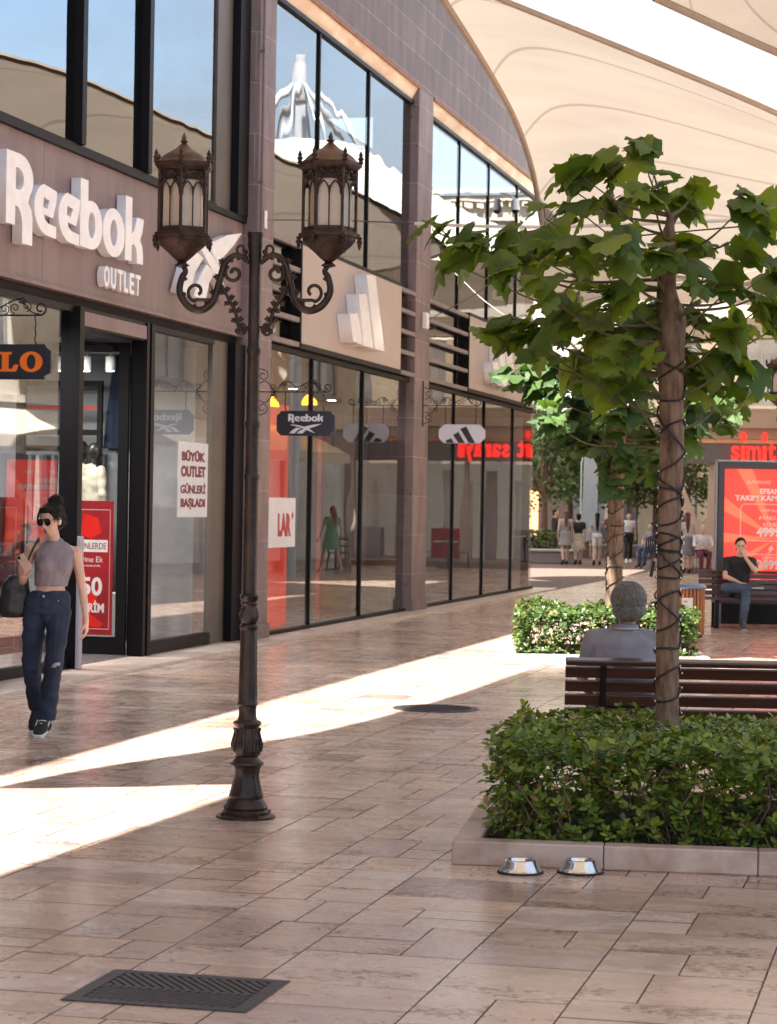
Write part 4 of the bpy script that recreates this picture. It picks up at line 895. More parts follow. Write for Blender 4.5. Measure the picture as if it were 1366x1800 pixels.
t1, pth1, rd1 = big_tree(T1, tk, cl1, .225, 'big leaved young tree in the near planter with cable wound round its trunk', 11, 12.15, .55, 0.84, 'big leaved trees in the planters')
def zt(py): return pt(1175, py, 12.15).z
wraps(pth1, rd1, [zt(y) for y in (1250, 1215, 1175, 1130, 1085, 1040, 1005, 985, 972, 960, 950, 942, 905, 880, 855, 800, 740, 690, 640)], 'black cable with tiny bulbs wound round the near tree trunk', 2)
# tree two
T2b = V(gnd(1078, 1150)); T2 = V((pt(1080, 1060, 26.4).x, 26.4, 0))
tk = []
for py, px, r in ((1150, 1078, .10), (1060, 1079, .098), (960, 1081, .095), (860, 1084, .09), (760, 1090, .075), (690, 1095, .05)):
    p = pt(px, py, 26.4); tk.append((p.x - T2.x, 0, max(p.z, .03), r))
cl2 = [(905, 650, 30, 5), (950, 640, 44, 10), (1000, 650, 46, 12), (960, 690, 44, 11), (1020, 700, 50, 13), (1080, 650, 50, 13), (1140, 660, 46, 12), (1080, 720, 54, 14), (1010, 750, 44, 12), (970, 740, 36, 8), (1060, 780, 54, 15), (1110, 800, 44, 11), (1130, 750, 50, 13), (1200, 700, 50, 12), (1190, 760, 46, 11), (1250, 690, 44, 9), (1290, 715, 30, 6), (1230, 740, 40, 8),
       (1240, 650, 40, 8), (1080, 830, 34, 8), (1150, 820, 34, 7), (1300, 690, 24, 4), (1060, 600, 46, 11), (1120, 590, 50, 11), (980, 590, 40, 8), (1180, 620, 46, 10), (1040, 550, 30, 5), (1130, 540, 30, 5), (1275, 745, 20, 3), (1085, 855, 20, 5)]
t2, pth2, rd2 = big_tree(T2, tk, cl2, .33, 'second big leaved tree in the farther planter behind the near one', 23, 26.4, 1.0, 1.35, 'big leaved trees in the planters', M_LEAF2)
wraps(pth2, rd2, [pt(1080, y, 26.4).z for y in (1060, 1030, 1000, 975, 950, 925, 900, 875)], 'dark cable wound round the farther tree trunk', 5, tail=False)

# ================================================================== bin, billboard
bp_ = pt(1214, 1100, 31.0); BIN = empty('litter_bin', (bp_.x, 31.0, 0), 0, 'round litter bin with orange brown wooden slats and lid tinted with sky blue', 'litter bin')
q = MB(); nsl = 22; M_BINS = mat('orange_wood_slat', (0.42, 0.155, 0.055), (0.28, 0.095, 0.035), 6, 0.4, stretch=(4, 4, .6))
for i in range(nsl):
    a = 2 * pi * i / nsl; q.M = Matrix.Rotation(a, 4, 'Z'); q.bbox(.165, .183, -.018, .018, .05, .66, .003)
q.M = None; q.build('slats', M_BINS, BIN)
q = MB(); q.lathe([(.155, .02), (.155, .66)], 24); q.build('liner', M_BLACK, BIN)
q = MB(); q.lathe([(.20, .662), (.205, .69), (.195, .715), (.14, .735), (.135, .725), (.12, .70), (.0, .69)], 32); q.build('lid', plain('blue_grey_lid', (0.16, 0.22, 0.33), 0.3, 0.3), BIN, smooth=True)  # blue of the reflected sky is put into the lid colour
q = MB(); q.M = Matrix.Rotation(R(-112), 4, 'Z'); q.box(.186, .190, -.075, .075, .28, .55); q.build('notice', M_WHITEM, BIN)
q = MB(); q.M = Matrix.Rotation(R(-112), 4, 'Z')
for z in (.32, .37, .42, .49): q.box(.1905, .1915, -.05, .05 - (z * .1), z, z + .018)
q.build('notice_print', plain('grey_print', (.2, .2, .22), .6), BIN)
YB = 35.6; bl = pt(1259, 960, YB); ztop = pt(1259, 812, YB).z
BB = empty('poster_board', (bl.x, YB, 0), 0, 'tall backlit red sale poster in a dark frame behind the far bench', 'poster board')
Wb = 1.75; q = MB()
q.bbox(0, .10, -.12, .12, .3, ztop, .01); q.bbox(Wb - .10, Wb, -.12, .12, .3, ztop, .01); q.box(.1, Wb - .1, -.115, .115, ztop - .10, ztop - .004); q.box(.1, Wb - .1, -.115, .115, .3, .62); q.box(.08, Wb - .08, -.02, .1, .62, ztop - .1)
q.build('frame', plain('charcoal_frame', (0.045, 0.045, 0.055), 0.35, 0.2), BB)
q = MB(); q.bbox(-.03, -.004, -.10, .10, .3, ztop + .03, .006); q.bbox(-.03, Wb + .03, -.10, .10, ztop + .002, ztop + .035, .006); q.build('edge_trim', plain('alu_trim', (0.32, 0.31, 0.33), 0.35, 0.6), BB)
q = MB(); q.box(.05, Wb - .05, -.3, .25, 0, .299); q.build('plinth', M_BLACK, BB)
def poster_mat():
    m = bpy.data.materials.new('sunburst_print'); m.use_nodes = True; nt = m.node_tree; L = nt.links.new; b = nt.nodes['Principled BSDF']; b.inputs['Roughness'].default_value = .3
    tc = N(nt, 'ShaderNodeTexCoord'); sp = N(nt, 'ShaderNodeSeparateXYZ'); L(tc.outputs['Object'], sp.inputs[0])
    sx = N(nt, 'ShaderNodeMath', operation='SUBTRACT'); sx.inputs[1].default_value = .9; L(sp.outputs['X'], sx.inputs[0])
    sz = N(nt, 'ShaderNodeMath', operation='SUBTRACT'); sz.inputs[1].default_value = 1.3; L(sp.outputs['Z'], sz.inputs[0])
    at_ = N(nt, 'ShaderNodeMath', operation='ARCTAN2'); L(sx.outputs[0], at_.inputs[0]); L(sz.outputs[0], at_.inputs[1])
    mu = N(nt, 'ShaderNodeMath', operation='MULTIPLY'); mu.inputs[1].default_value = 11.0; L(at_.outputs[0], mu.inputs[0])
    sn = N(nt, 'ShaderNodeMath', operation='SINE'); L(mu.outputs[0], sn.inputs[0])
    cr = N(nt, 'ShaderNodeValToRGB'); cr.color_ramp.elements[0].position = .42; cr.color_ramp.elements[1].position = .58
    cr.color_ramp.elements[0].color = (.60, .035, .022, 1); cr.color_ramp.elements[1].color = (.74, .10, .045, 1); L(sn.outputs[0], cr.inputs[0])
    L(cr.outputs[0], b.inputs['Base Color']); L(cr.outputs[0], b.inputs['Emission Color']); b.inputs['Emission Strength'].default_value = .28
    return m
q = MB(); q.box(.10, Wb - .10, -.04, -.025, .621, ztop - .101); q.build('poster', poster_mat(), BB)
PO = CH[BB.name][-1]
def ptxt(t, x, z, h, bold=0.0, w=None, al='CENTER', mt=None, name='lettering', par_=None, y=-.042):
    me = text_mesh(t, .1, .001, bold, w=w, h=h, align=al); 
    for v in me.vertices: v.co.x += x; v.co.z += z; v.co.y += y
    return mobj(name, me, mt or M_WHITEM, par_ or PO)
cx = .83; zz = lambda py: pt(1300, py, YB).z
ptxt('ALTINYILDIZ', cx - .20, zz(850), .048, 0, w=.36); ptxt('CLASSICS', cx + .30, zz(850), .048, 0, w=.30)
ptxt('EFSANE', cx, zz(868), .085, .004); ptxt('TAKIM KAMPANYASI', cx, zz(880), .085, .004, w=1.12)
ptxt('TAKIM ELBİSE', cx, zz(899), .058); ptxt('AYAKKABI', cx, zz(913), .058); ptxt('KEMER', cx, zz(925), .058); ptxt('4999', cx - .04, zz(943), .145, .004); ptxt('TL', cx + .28, zz(936), .07)
ptxt('+', cx, zz(968), .08, .004); ptxt('2.GÖMLEK', cx, zz(982), .05); ptxt('2499', cx - .04, zz(1000), .145, .004); ptxt('TL', cx + .28, zz(992), .07)
q = MB()
def rrect(x0, x1, z0, z1, r, t):
    pts = [(x0 + r, z1), (x1 - r, z1)] + arc(x1 - r, z1 - r, r, r, 90, 0, 6) + arc(x1 - r, z0 + r, r, r, 0, -90, 6) + arc(x0 + r, z0 + r, r, r, 270, 180, 6) + arc(x0 + r, z1 - r, r, r, 180, 90, 6)
    q.tube([(p[0], -.042, p[1]) for p in pts] + [(pts[0][0], -.042, pts[0][1])], t, 4)
rrect(.36, 1.30, zz(950), zz(886), .07, .006); rrect(.36, 1.30, zz(1012), zz(974), .07, .006)
q.build('outline', M_WHITEM, PO)
# ================================================================== people
def skin_mat(name, c): 
    m = mat(name, c, tuple(x * .9 for x in c), 8, .5); b = m.node_tree.nodes['Principled BSDF']; b.inputs['Subsurface Weight'].default_value = .08; b.inputs['Subsurface Radius'].default_value = (.02, .008, .004); return m
M_SKIN = skin_mat('skin', (0.60, 0.38, 0.30)); M_SKIN2 = skin_mat('tanned_skin', (0.42, 0.235, 0.165))
M_HAIR = mat('dark_hair', (0.012, 0.007, 0.006), (0.004, 0.003, 0.003), 60, .55, stretch=(1, 1, .2), bump=.5, bscale=90, spec=.2)
M_HAIRG = mat('grey_hair', (0.20, 0.182, 0.17), (0.095, 0.085, 0.08), 12, .75, stretch=(2.5, 2.5, .8), bump=.8, bscale=60, lo=.32, hi=.64, spec=.2)
def fuse(q, name, mt, parent, vox, sm=4, wrinkle=0.0, wsc=9.0):
    me = q.mesh(); o = bpy.data.objects.new('f', me); COL.objects.link(o)
    r = o.modifiers.new('r', 'REMESH'); r.mode = 'VOXEL'; r.voxel_size = vox; r.use_smooth_shade = True
    s = o.modifiers.new('s', 'SMOOTH'); s.factor = .5; s.iterations = sm
    m2 = evalmesh(o)
    if wrinkle:
        m2.update(); ns = [v.normal.copy() for v in m2.vertices]
        for v, n in zip(m2.vertices, ns): v.co += n * wrinkle * noise.noise(V((v.co.x * wsc, v.co.y * wsc, v.co.z * wsc * 1.6)))
    return mobj(name, m2, mt, parent, smooth=True)
def limb(q, a, b, ra, rb, bulge=0.0, n=12):
    a, b = V(a), V(b); k = 6
    pts = [a.lerp(b, i / k) for i in range(k + 1)]; rr_ = [ra + (rb - ra) * i / k + bulge * sin(pi * min(1, i / k * 1.25)) for i in range(k + 1)]
    q.tube(pts, rr_, n); q.ball(a, ra, n=10, m=8); q.ball(b, rb, n=10, m=8)
def hand(q, wr, dr, pn, L=.175, curl=.35, side=1, grip=None):
    """wr wrist, dr towards the fingers, pn palm normal (palm faces pn)"""
    wr, dr, pn = V(wr), V(dr).normalized(), V(pn).normalized(); sd = dr.cross(pn).normalized() * side; pn = sd.cross(dr).normalized() * side
    pl = L * .52
    q.loft([(wr, .022, .020, sd, pn), (wr + dr * pl * .35, .034, .017, sd, pn), (wr + dr * pl * .8, .040, .015, sd, pn), (wr + dr * pl, .038, .012, sd, pn)])
    for i, (o_, fl) in enumerate(((.030, .46), (.0105, .50), (-.010, .47), (-.029, .37))):
        p = wr + dr * pl * .92 + sd * o_; d = dr + sd * o_ * 2.5; cc = curl * (1 + .18 * i); pts = [p - dr * .02, p]
        for j, s_ in enumerate((.42, .32, .26)):
            ang = cc * (j + 1) * .75; dd = (d * cos(ang) + pn * sin(ang)).normalized(); pts.append(pts[-1] + dd * L * fl * s_)
        q.tube(pts, [.0095, .0095, .0088, .0080, .0065], 8)
    p = wr + dr * pl * .28 + sd * .024
    q.tube([p, p + (sd * .7 + dr * .6 + pn * .25) * L * .22, p + (sd * .75 + dr * 1.2 + pn * .55) * L * .34], [.014, .011, .008], 8)
def headm(q, c, f, up_, h=.235, nose=True, ears=True):
    """c head centre, f facing direction"""
    f = V(f).normalized(); up_ = V(up_).normalized(); r = f.cross(up_).normalized(); up_ = r.cross(f).normalized()
    M = Matrix((r, f, up_)).transposed().to_4x4(); M.translation = V(c); old = q.M; q.M = M; s = h / .235
    q.ball((0, -.008 * s, .022 * s), .074 * s, .094 * s, .092 * s, 18, 14); q.ball((0, .022 * s, -.035 * s), .056 * s, .062 * s, .078 * s, 16, 12); q.ball((0, .045 * s, -.088 * s), .028 * s, .026 * s, .024 * s, 10, 8)
    q.ball((-.036 * s, .05 * s, -.025 * s), .024 * s, .024 * s, .028 * s, 8, 6); q.ball((.036 * s, .05 * s, -.025 * s), .024 * s, .024 * s, .028 * s, 8, 6)
    if nose: q.tube([(0, .082 * s, .012 * s), (0, .094 * s, -.012 * s), (0, .104 * s, -.032 * s), (0, .088 * s, -.042 * s)], [.009 * s, .011 * s, .013 * s, .009 * s], 8)
    if nose: q.ball((0, .080 * s, -.062 * s), .023 * s, .012 * s, .006 * s, 10, 6); q.ball((0, .079 * s, -.071 * s), .020 * s, .012 * s, .006 * s, 10, 6)
    if nose: q.ball((0, .078 * s, .022 * s), .045 * s, .012 * s, .008 * s, 10, 6)
    if ears:
        for sg in (-1, 1): q.ball((.076 * s * sg, -.004 * s, -.01 * s), .010 * s, .020 * s, .032 * s, 8, 8)
    q.M = old; return M
def torso(q, J, k=1.0, t0=0.0, t1=1.0, fem=False, add=0.0, hipk=1.0):
    R_ = V(J['right']).normalized(); Fw = V((0, 0, 1)).cross(R_).normalized()
    hp, ws, ch, nk = V(J['hip']), V(J['waist']), V(J['chest']), V(J['neck']); w_ = J.get('w', 1.0)
    prof = [(hp + (hp - ws) * .45, .125, .10), (hp, .165 * hipk, .115), (hp.lerp(ws, .5), .155 if fem else .15, .108), (ws, .112 if fem else .140, .092 if fem else .105), (ws.lerp(ch, .5), .124 if fem else .152, .100 if fem else .112), (ch, .140 if fem else .170, .112 if fem else .115), (ch.lerp(nk, .55), .150 if fem else .172, .085 if fem else .10), (ch.lerp(nk, .82), .105, .068), (nk, .056, .054)]
    n = len(prof) - 1; rings = []
    for i in range(25):
        t = t0 + (t1 - t0) * i / 24; a = t * n; j = min(int(a), n - 1); u = a - j
        c = prof[j][0].lerp(prof[j + 1][0], u); rings.append((c, (prof[j][1] + (prof[j + 1][1] - prof[j][1]) * u) * k * w_ + add, (prof[j][2] + (prof[j + 1][2] - prof[j][2]) * u) * k * w_ + add, R_, Fw))
    q.loft(rings)
    if fem and t1 > .6:
        for sg in (-1, 1): q.ball(ch - Fw * (-.0) + R_ * .052 * sg + Fw * -.058 + V((0, 0, -.004)), .062 * k + add * 1.2, .048 * k + add * 1.3, .062 * k + add * 1.2, 12, 8)
def legs(q, J, rt, rk, ra, add=0.0, frm=0.0, to=1.0, blend=True):
    for s in 'LR':
        h, kn, an = V(J['hp' + s]), V(J['kn' + s]), V(J['an' + s])
        if to <= .5: limb(q, h, h.lerp(kn, to * 2), rt + add, rt + (rk - rt) * to * 2 + add)
        else:
            limb(q, h, kn, rt + add, rk + add, .004); e2 = kn.lerp(an, (to - .5) * 2); limb(q, kn, e2, rk + add, rk + (ra - rk) * (to - .5) * 2 + add, .008)
def arms(q, J, add=0.0, to=1.0, ru=.043, re=.034, rw=.023, sh=.052):
    for s in 'LR':
        a, b, c = V(J['sh' + s]), V(J['el' + s]), V(J['wr' + s])
        q.ball(a, sh + add)
        if to <= .5: limb(q, a, a.lerp(b, to * 2), ru + add + .006, ru + (re - ru) * to * 2 + add + .008)
        else: limb(q, a, b, ru + add, re + add, .002); limb(q, b, b.lerp(c, (to - .5) * 2), re + add, re + (rw - re) * (to - .5) * 2 + add, .003)
        limb(q, V(J['neck']).lerp(a, .15) + V((0, 0, -.03)), a + V((0, 0, -.008)), .040 + add * .5, .040 + add * .5)
def foot(q, an, toe, r=.036, sole=False, add=0.0, L=.255):
    an, toe = V(an), V(toe); d = V((toe.x - an.x, toe.y - an.y, toe.z - an.z)).normalized(); sd = d.cross(V((0, 0, 1))).normalized(); u = sd.cross(d).normalized()
    heel = toe - d * L
    rings = [(heel + u * .02, .024 + add, .026 + add, sd, u), (heel + d * .03 + u * .028, .034 + add, .034 + add, sd, u), (heel + d * L * .35 + u * .032, .035 + add, .036 + add, sd, u), (heel + d * L * .65 + u * .024, .045 + add, .027 + add, sd, u), (heel + d * L * .9 + u * .018, .040 + add, .020 + add, sd, u), (toe + u * .012, .022 + add, .012 + add, sd, u)]
    q.loft(rings)
    limb(q, an, heel + d * .06 + u * .04, r + add, r + add)
def solem(q, toe, an, L=.262):
    an, toe = V(an), V(toe); d = (toe - V((an.x, an.y, an.z))).normalized(); d = V((toe.x - an.x, toe.y - an.y, (toe.z - an.z))).normalized(); sd = d.cross(V((0, 0, 1))).normalized(); u = sd.cross(d).normalized()
    heel = toe - d * (L - .008)
    vs = []; prof = [(0, .022), (.03, .036), (.10, .036), (.17, .048), (.225, .044), (.255, .026)]
    top = [heel + d * a + sd * b for a, b in prof] + [heel + d * a - sd * b for a, b in prof[::-1]]
    n = len(top); q.add([p - u * .006 for p in top] + [p + u * .018 for p in top], [tuple(range(n))[::-1], tuple(range(n, 2 * n))] + [(i, (i + 1) % n, (i + 1) % n + n, i + n) for i in range(n)])
def hair_cap(q, M, s=1.0, back=.0, long=0.0, fringe=.0):
    old = q.M; q.M = M
    q.ball((0, -.022 * s, .036 * s), .083 * s, .096 * s, .092 * s, 18, 14); q.ball((0, -.045 * s, -.01 * s), .076 * s, .070 * s, .085 * s, 14, 10)
    if fringe: q.ball((0, .045 * s, .075 * s), .055 * s, .045 * s, .035 * s, 12, 8)
    if long:
        q.tube([(0, -.05, 0), (0, -.095, -.10), (0, -.105, -.10 - long * .5), (0, -.10, -.10 - long)], [.07, .065, .055, .03], 12)
    q.M = old
def standJ(h=1.65, step=.12, lean=0.0, arm=.1, turn=0.0):
    s = h / 1.7
    J = dict(head=(0, -.01, 1.575), neck=(0, .01, 1.43), chest=(0, .0, 1.24), waist=(0, 0, 1.06), hip=(0, 0, .93), right=(1, .0, 0),
             shL=(-.175, .01, 1.37), shR=(.175, .01, 1.37), elL=(-.225, .02 - arm * .5, 1.10), elR=(.225, .02 + arm * .5, 1.10), wrL=(-.235, -.04 - arm, .87), wrR=(.235, -.02 + arm * .3, .86),
             hpL=(-.085, 0, .90), hpR=(.085, 0, .90), knL=(-.09, -step * .6 - .01, .50), knR=(.09, step * .3, .50), anL=(-.085, -step, .085), anR=(.085, step, .10), toeL=(-.095, -step - .19, .0), toeR=(.095, step - .17, .0))
    return {k: (tuple(x * s for x in v) if isinstance(v, tuple) and k != 'right' else v) for k, v in J.items()}
_mc = {}
def cl(c, r=.75):
    k = 'cloth_%d_%d_%d' % tuple(int(x * 255) for x in c)
    return mat(k, c, tuple(x * .78 for x in c), 7, r, bump=.15)
def person(label, loc, rz, J, top, bottom, hair, shoe=(0.03, 0.03, 0.03), skin=None, vox=.010, fem=False, group=None, headf=(0, -1, 0), detail=False, handspec=None, toplen=.62, sleeve=.28, bottom_kind='trousers', shoe_sole=None, w=1.0, cat='person'):
    skin = skin or M_SKIN; e = empty('person', loc, rz, label, cat, group); J = dict(J); J['w'] = w
    q = MB(); torso(q, J, 1.0, 0, 1, fem); legs(q, J, .075, .050, .035); arms(q, J)
    limb(q, V(J['neck']) + V((0, 0, -.05)), V(J['head']) + V((0, .01, -.05)), .052, .050)
    HM = headm(q, J['head'], headf, (0, 0, 1))
    for s in 'LR':
        w_, el = V(J['wr' + s]), V(J['el' + s]); d = (w_ - el).normalized()
        hs = (handspec or {}).get(s)
        if hs: hand(q, w_, hs[0], hs[1], side=hs[2], curl=hs[3])
        else: hand(q, w_, (d + V((0, -.1, 0))), (-1 if s == 'R' else 1, .15, 0), curl=.4, side=(1 if s == 'L' else -1))
        foot(q, J['an' + s], J['toe' + s], .028, add=-.012, L=.23)
    fuse(q, 'body', skin, e, vox, 3)
    if top:
        q = MB(); torso(q, J, 1.0, .30 if bottom_kind != 'dress' else .0, .95, fem, add=.013)
        if sleeve: 
            for s in 'LR':
                a, b = V(J['sh' + s]), V(J['el' + s]); q.ball(a + V((0, 0, -.01)), .060)
                if sleeve <= .5: limb(q, a, a.lerp(b, sleeve * 2), .056, .054)
                else: limb(q, a, b, .052, .046); limb(q, b, b.lerp(V(J['wr' + s]), (sleeve - .5) * 2), .046, .036)
                limb(q, V(J['neck']).lerp(a, .28) + V((0, 0, -.03)), a + V((0, 0, -.003)), .053, .058)
        else:
            for s in 'LR': limb(q, V(J['neck']).lerp(V(J['sh' + s]), .45) + V((0, 0, -.03)), V(J['neck']).lerp(V(J['sh' + s]), .62) + V((0, 0, -.05)), .035, .04)
        fuse(q, 'shirt' if bottom_kind != 'dress' else 'dress_top', top, e, vox, 4, .006)
    q = MB()
    if bottom_kind in ('trousers', 'shorts'):
        torso(q, J, 1.0, .0, .36, fem, add=.012); to = .97 if bottom_kind == 'trousers' else .30
        legs(q, J, .085, .064, .058, to=to)
    else:
        hp = V(J['hip']); kn = (V(J['knL']) + V(J['knR'])) / 2; low = hp.lerp(kn, 1.0 if bottom_kind == 'skirt' else .78); torso(q, J, 1.0, .0, .36, fem, add=.014)
        q.loft([(hp + V((0, 0, .05)), .165, .125), (hp.lerp(low, .35), .19, .15), (hp.lerp(low, .7), .21, .18), (low, .225, .20)])
    fuse(q, bottom_kind if bottom_kind != 'dress' else 'skirt', bottom, e, vox, 4, .006)
    if hair:
        q = MB(); hair_cap(q, HM, 1.0, long=hair[1]); o = fuse(q, 'hair', hair[0], e, vox * .8, 2, .004, 30)
    for s in 'LR': q = MB(); foot(q, J['an' + s], J['toe' + s], .040, add=.006); fuse(q, 'shoe', cl(shoe), e, vox * .8, 2)
    if shoe_sole:
        for s in 'LR': q = MB(); solem(q, J['toe' + s], J['an' + s]); q.build('sole', cl(shoe_sole), e)
    return e, HM

def strands(name, M, balls, n, L, r, mt, parent, seed, flow=(0, 0, -1), zmin=-.06, front=None):
    rr = random.Random(seed); q = MB(); q.M = M
    for _ in range(n):
        c, rad = rr.choice(balls); d = V((rr.gauss(0, 1), rr.gauss(0, 1), rr.gauss(0, 1))).normalized()
        p = V((c[0] + d.x * rad[0], c[1] + d.y * rad[1], c[2] + d.z * rad[2]))
        if p.z < zmin or (front is not None and p.y > front): continue
        if any(((p.x - b[0][0]) / b[1][0]) ** 2 + ((p.y - b[0][1]) / b[1][1]) ** 2 + ((p.z - b[0][2]) / b[1][2]) ** 2 < .86 for b in balls if b[0] is not c): continue
        f = V(flow) + V((rr.uniform(-.35, .35), rr.uniform(-.35, .35), rr.uniform(-.2, .2))); f = (f - d * f.dot(d))
        if f.length < .2: f = V((rr.uniform(-1, 1), rr.uniform(-1, 0), 0))
        f.normalize(); l = L * rr.uniform(.6, 1.3)
        q.tube([p - d * .003, p + f * l * .5 + d * .004, p + f * l + d * rr.uniform(-.003, .004)], [r, r, r * .3], 3, cap=False)
    return q.build(name, mt, parent, smooth=True)
def strand_mat(name, cols):
    m = bpy.data.materials.new(name); m.use_nodes = True; nt = m.node_tree; b = nt.nodes['Principled BSDF']; b.inputs['Roughness'].default_value = .5; b.inputs['Specular IOR Level'].default_value = .3
    g = N(nt, 'ShaderNodeNewGeometry'); cr = N(nt, 'ShaderNodeValToRGB'); cr.color_ramp.interpolation = 'LINEAR'
    for i, c in enumerate(cols):
        e_ = cr.color_ramp.elements[i] if i < 2 else cr.color_ramp.elements.new(i / (len(cols) - 1)); e_.position = i / (len(cols) - 1); e_.color = (*c, 1)
    nt.links.new(g.outputs['Random Per Island'], cr.inputs['Fac']); nt.links.new(cr.outputs[0], b.inputs['Base Color']); return m
# ---- woman walking past the shop
wp = gnd(80, 1292)
J = dict(head=(.015, -.035, 1.555), neck=(.045, .0, 1.405), chest=(.035, .0, 1.235), waist=(.01, .0, 1.06), hip=(-.005, .0, .935), right=(1, .18, 0), w=.93,
         shL=(-.135, -.02, 1.345), shR=(.19, .03, 1.325), elL=(-.195, .03, 1.10), elR=(.235, .06, 1.055), wrL=(-.175, -.16, 1.165), wrR=(.275, -.01, .835),
         hpL=(-.095, 0, .90), hpR=(.080, .0, .90), knL=(-.125, .02, .50), knR=(.055, -.10, .50), anL=(-.105, .27, .15), anR=(-.005, -.02, .085), toeL=(-.11, .12, .0), toeR=(-.03, -.21, .0))
W = empty('person', wp + V((0, 0.05, 0)), 0, 'woman in grey cropped tank top and blue jeans walking while looking at her phone', 'person')
q = MB(); torso(q, J, 1.0, 0, 1, True); legs(q, J, .075, .05, .036); arms(q, J, ru=.037, re=.031, rw=.021, sh=.044)
limb(q, V(J['neck']) + V((0, 0, -.06)), V(J['head']) + V((0, .02, -.06)), .046, .046)
wf = V((-.48, -.83, -.22))
HM = headm(q, J['head'], wf, (-.1, -.1, 1), .225)
hand(q, J['wrR'], (.05, -.12, -1), (-1, 0, .0), curl=.42, side=-1, L=.17)
hand(q, J['wrL'], (.18, -.85, .55), (.75, .35, .55), curl=.75, side=-1, L=.165)
for s in 'LR': foot(q, J['an' + s], J['toe' + s], .028, L=.215, add=-.012)
fuse(q, 'body', M_SKIN, W, .0055, 4)
M_TANK = mat('mauve_grey_rib', (0.235, 0.205, 0.235), (0.195, 0.168, 0.195), 3, .85, bump=.3, bscale=60, stretch=(3, 3, .3))
q = MB(); torso(q, J, 1.0, .40, .96, True, add=.013)
for s, k1, k2 in (('L', .30, .48), ('R', .30, .48)):
    a = V(J['neck']); b = V(J['sh' + s]); limb(q, a.lerp(b, .10) + V((0, -.005, -.015)), a.lerp(b, k2) + V((0, -.01, -.06)), .050, .050)
q.lathe([(.058, -.035), (.060, -.02), (.056, 0.0), (.05, .004)], 20, c=(J['neck'][0], J['neck'][1], J['neck'][2] - .012))
fuse(q, 'tank_top', M_TANK, W, .0055, 4, .006, 14)
def denim():
    m = mat('blue_denim', (0.020, 0.036, 0.082), (0.006, 0.011, 0.030), 3.0, .85, stretch=(1, 1, .7), bump=.45, bscale=30, lo=.38, hi=.68); return m
M_DENIM = denim()
q = MB(); torso(q, J, 1.0, .0, .34, True, add=.017, hipk=1.0)
for s in 'LR':
    h, kn, an = V(J['hp' + s]), V(J['kn' + s]), V(J['an' + s]); limb(q, h, kn, .088, .066, .004); e2 = kn.lerp(an, .93)
    pts = [kn.lerp(e2, i / 5) for i in range(6)]; q.tube(pts, [.067, .065, .065, .066, .068, .070], 14)
q.ball((0, .0, .855), .075, .10, .06)
fuse(q, 'jeans', M_DENIM, W, .006, 3, .011, 11)
q = MB(); q.M = None
pk = V(J['knR']) + V((.035, -.078, .02))
for i, (dx, dz, l) in enumerate(((0, 0, .05), (-.005, -.008, .055), (.005, .008, .04), (-.02, -.02, .03))): q.tube([pk + V((dx - l / 2, .004, dz)), pk + V((dx, -.004, dz + .003)), pk + V((dx + l / 2, .004, dz + .004))], .003, 5)
q.build('knee_rip', plain('frayed_white', (.5, .5, .52), .9), CH[W.name][-1])
q = MB(); wz = 1.005
for k in range(28):
    a = 2 * pi * k / 28; b = 2 * pi * (k + 1) / 28; R_ = V(J['right']).normalized(); Fw = V((0, 0, 1)).cross(R_)
    c = V((.0, 0, wz)); q.tube([c + R_ * cos(a) * .146 + Fw * sin(a) * .112, c + R_ * cos(b) * .146 + Fw * sin(b) * .112], .0105, 6)
q.build('waistband', M_DENIM, W, smooth=True)
q = MB(); q.ball((.0 - .02, -.128, wz), .010, .005, .010, 10, 6); q.ball((.085, -.112, wz - .03), .005, .004, .005, 8, 6); q.build('button', plain('brass_button', (.5, .42, .3), .3, .9), W)
q = MB(); hair_cap(q, HM, .97); q.M = HM; q.ball((0, -.075, .115), .046, .042, .044, 14, 10); q.ball((.02, -.06, .125), .03, .03, .03, 10, 8); q.ball((-.02, -.085, .13), .028, .028, .026, 10, 8)
q.tube([(.03, .075, .085), (.05, .088, .04), (.045, .09, -.01)], [.012, .008, .003], 8); q.tube([(-.055, .05, .075), (-.07, .055, .03), (-.068, .055, -.02)], [.010, .007, .002], 8)
q.ball((0, .040, .088), .058, .042, .026, 12, 8); q.M = None
fuse(q, 'hair', M_HAIR, W, .005, 2, .004, 45)
strands('hair_strands', HM, [((0, -.021, .035), (.083, .095, .091)), ((0, -.044, -.01), (.076, .070, .084)), ((0, -.075, .115), (.047, .043, .045))], 900, .040, .0022, strand_mat('dark_strands', [(.006, .004, .003), (.030, .017, .012), (.014, .008, .006)]), W, 8, flow=(0, -.9, .25), front=.055)
q = MB(); q.M = HM
for sg in (-1, 1):
    lens = [(sg * .034 + .028 * cos(t_), .092 - abs(.028 * cos(t_)) * .15, .006 + .024 * sin(t_) - (.005 if sin(t_) < 0 else 0)) for t_ in [2 * pi * i / 16 for i in range(16)]]
    n0 = len(q.v); q.add(lens + [(p[0], p[1] + .004, p[2]) for p in lens], [tuple(range(16)), tuple(range(31, 15, -1))] + [(i, (i + 1) % 16, (i + 1) % 16 + 16, i + 16) for i in range(16)])
    q.tube([(sg * .060, .088, .018), (sg * .078, .04, .012), (sg * .078, -.01, .006)], .003, 6)
q.tube([(-.012, .098, .018), (.012, .098, .018)], .003, 6); q.tube([(-.058, .092, .028), (0, .102, .030), (.058, .092, .028)], .0032, 6)
q.M = None; q.build('sunglasses', plain('black_lens', (.006, .006, .007), .12), W)
q = MB(); q.M = HM
for sg in (-1, 1): q.ball((sg * .084, .006, -.008), .007, .008, .009, 8, 6); q.tube([(sg * .084, .010, -.012), (sg * .080, .018, -.035)], .0035, 6)
q.M = None; q.build('earphone', plain('white_plastic', (.8, .8, .8), .3), W)
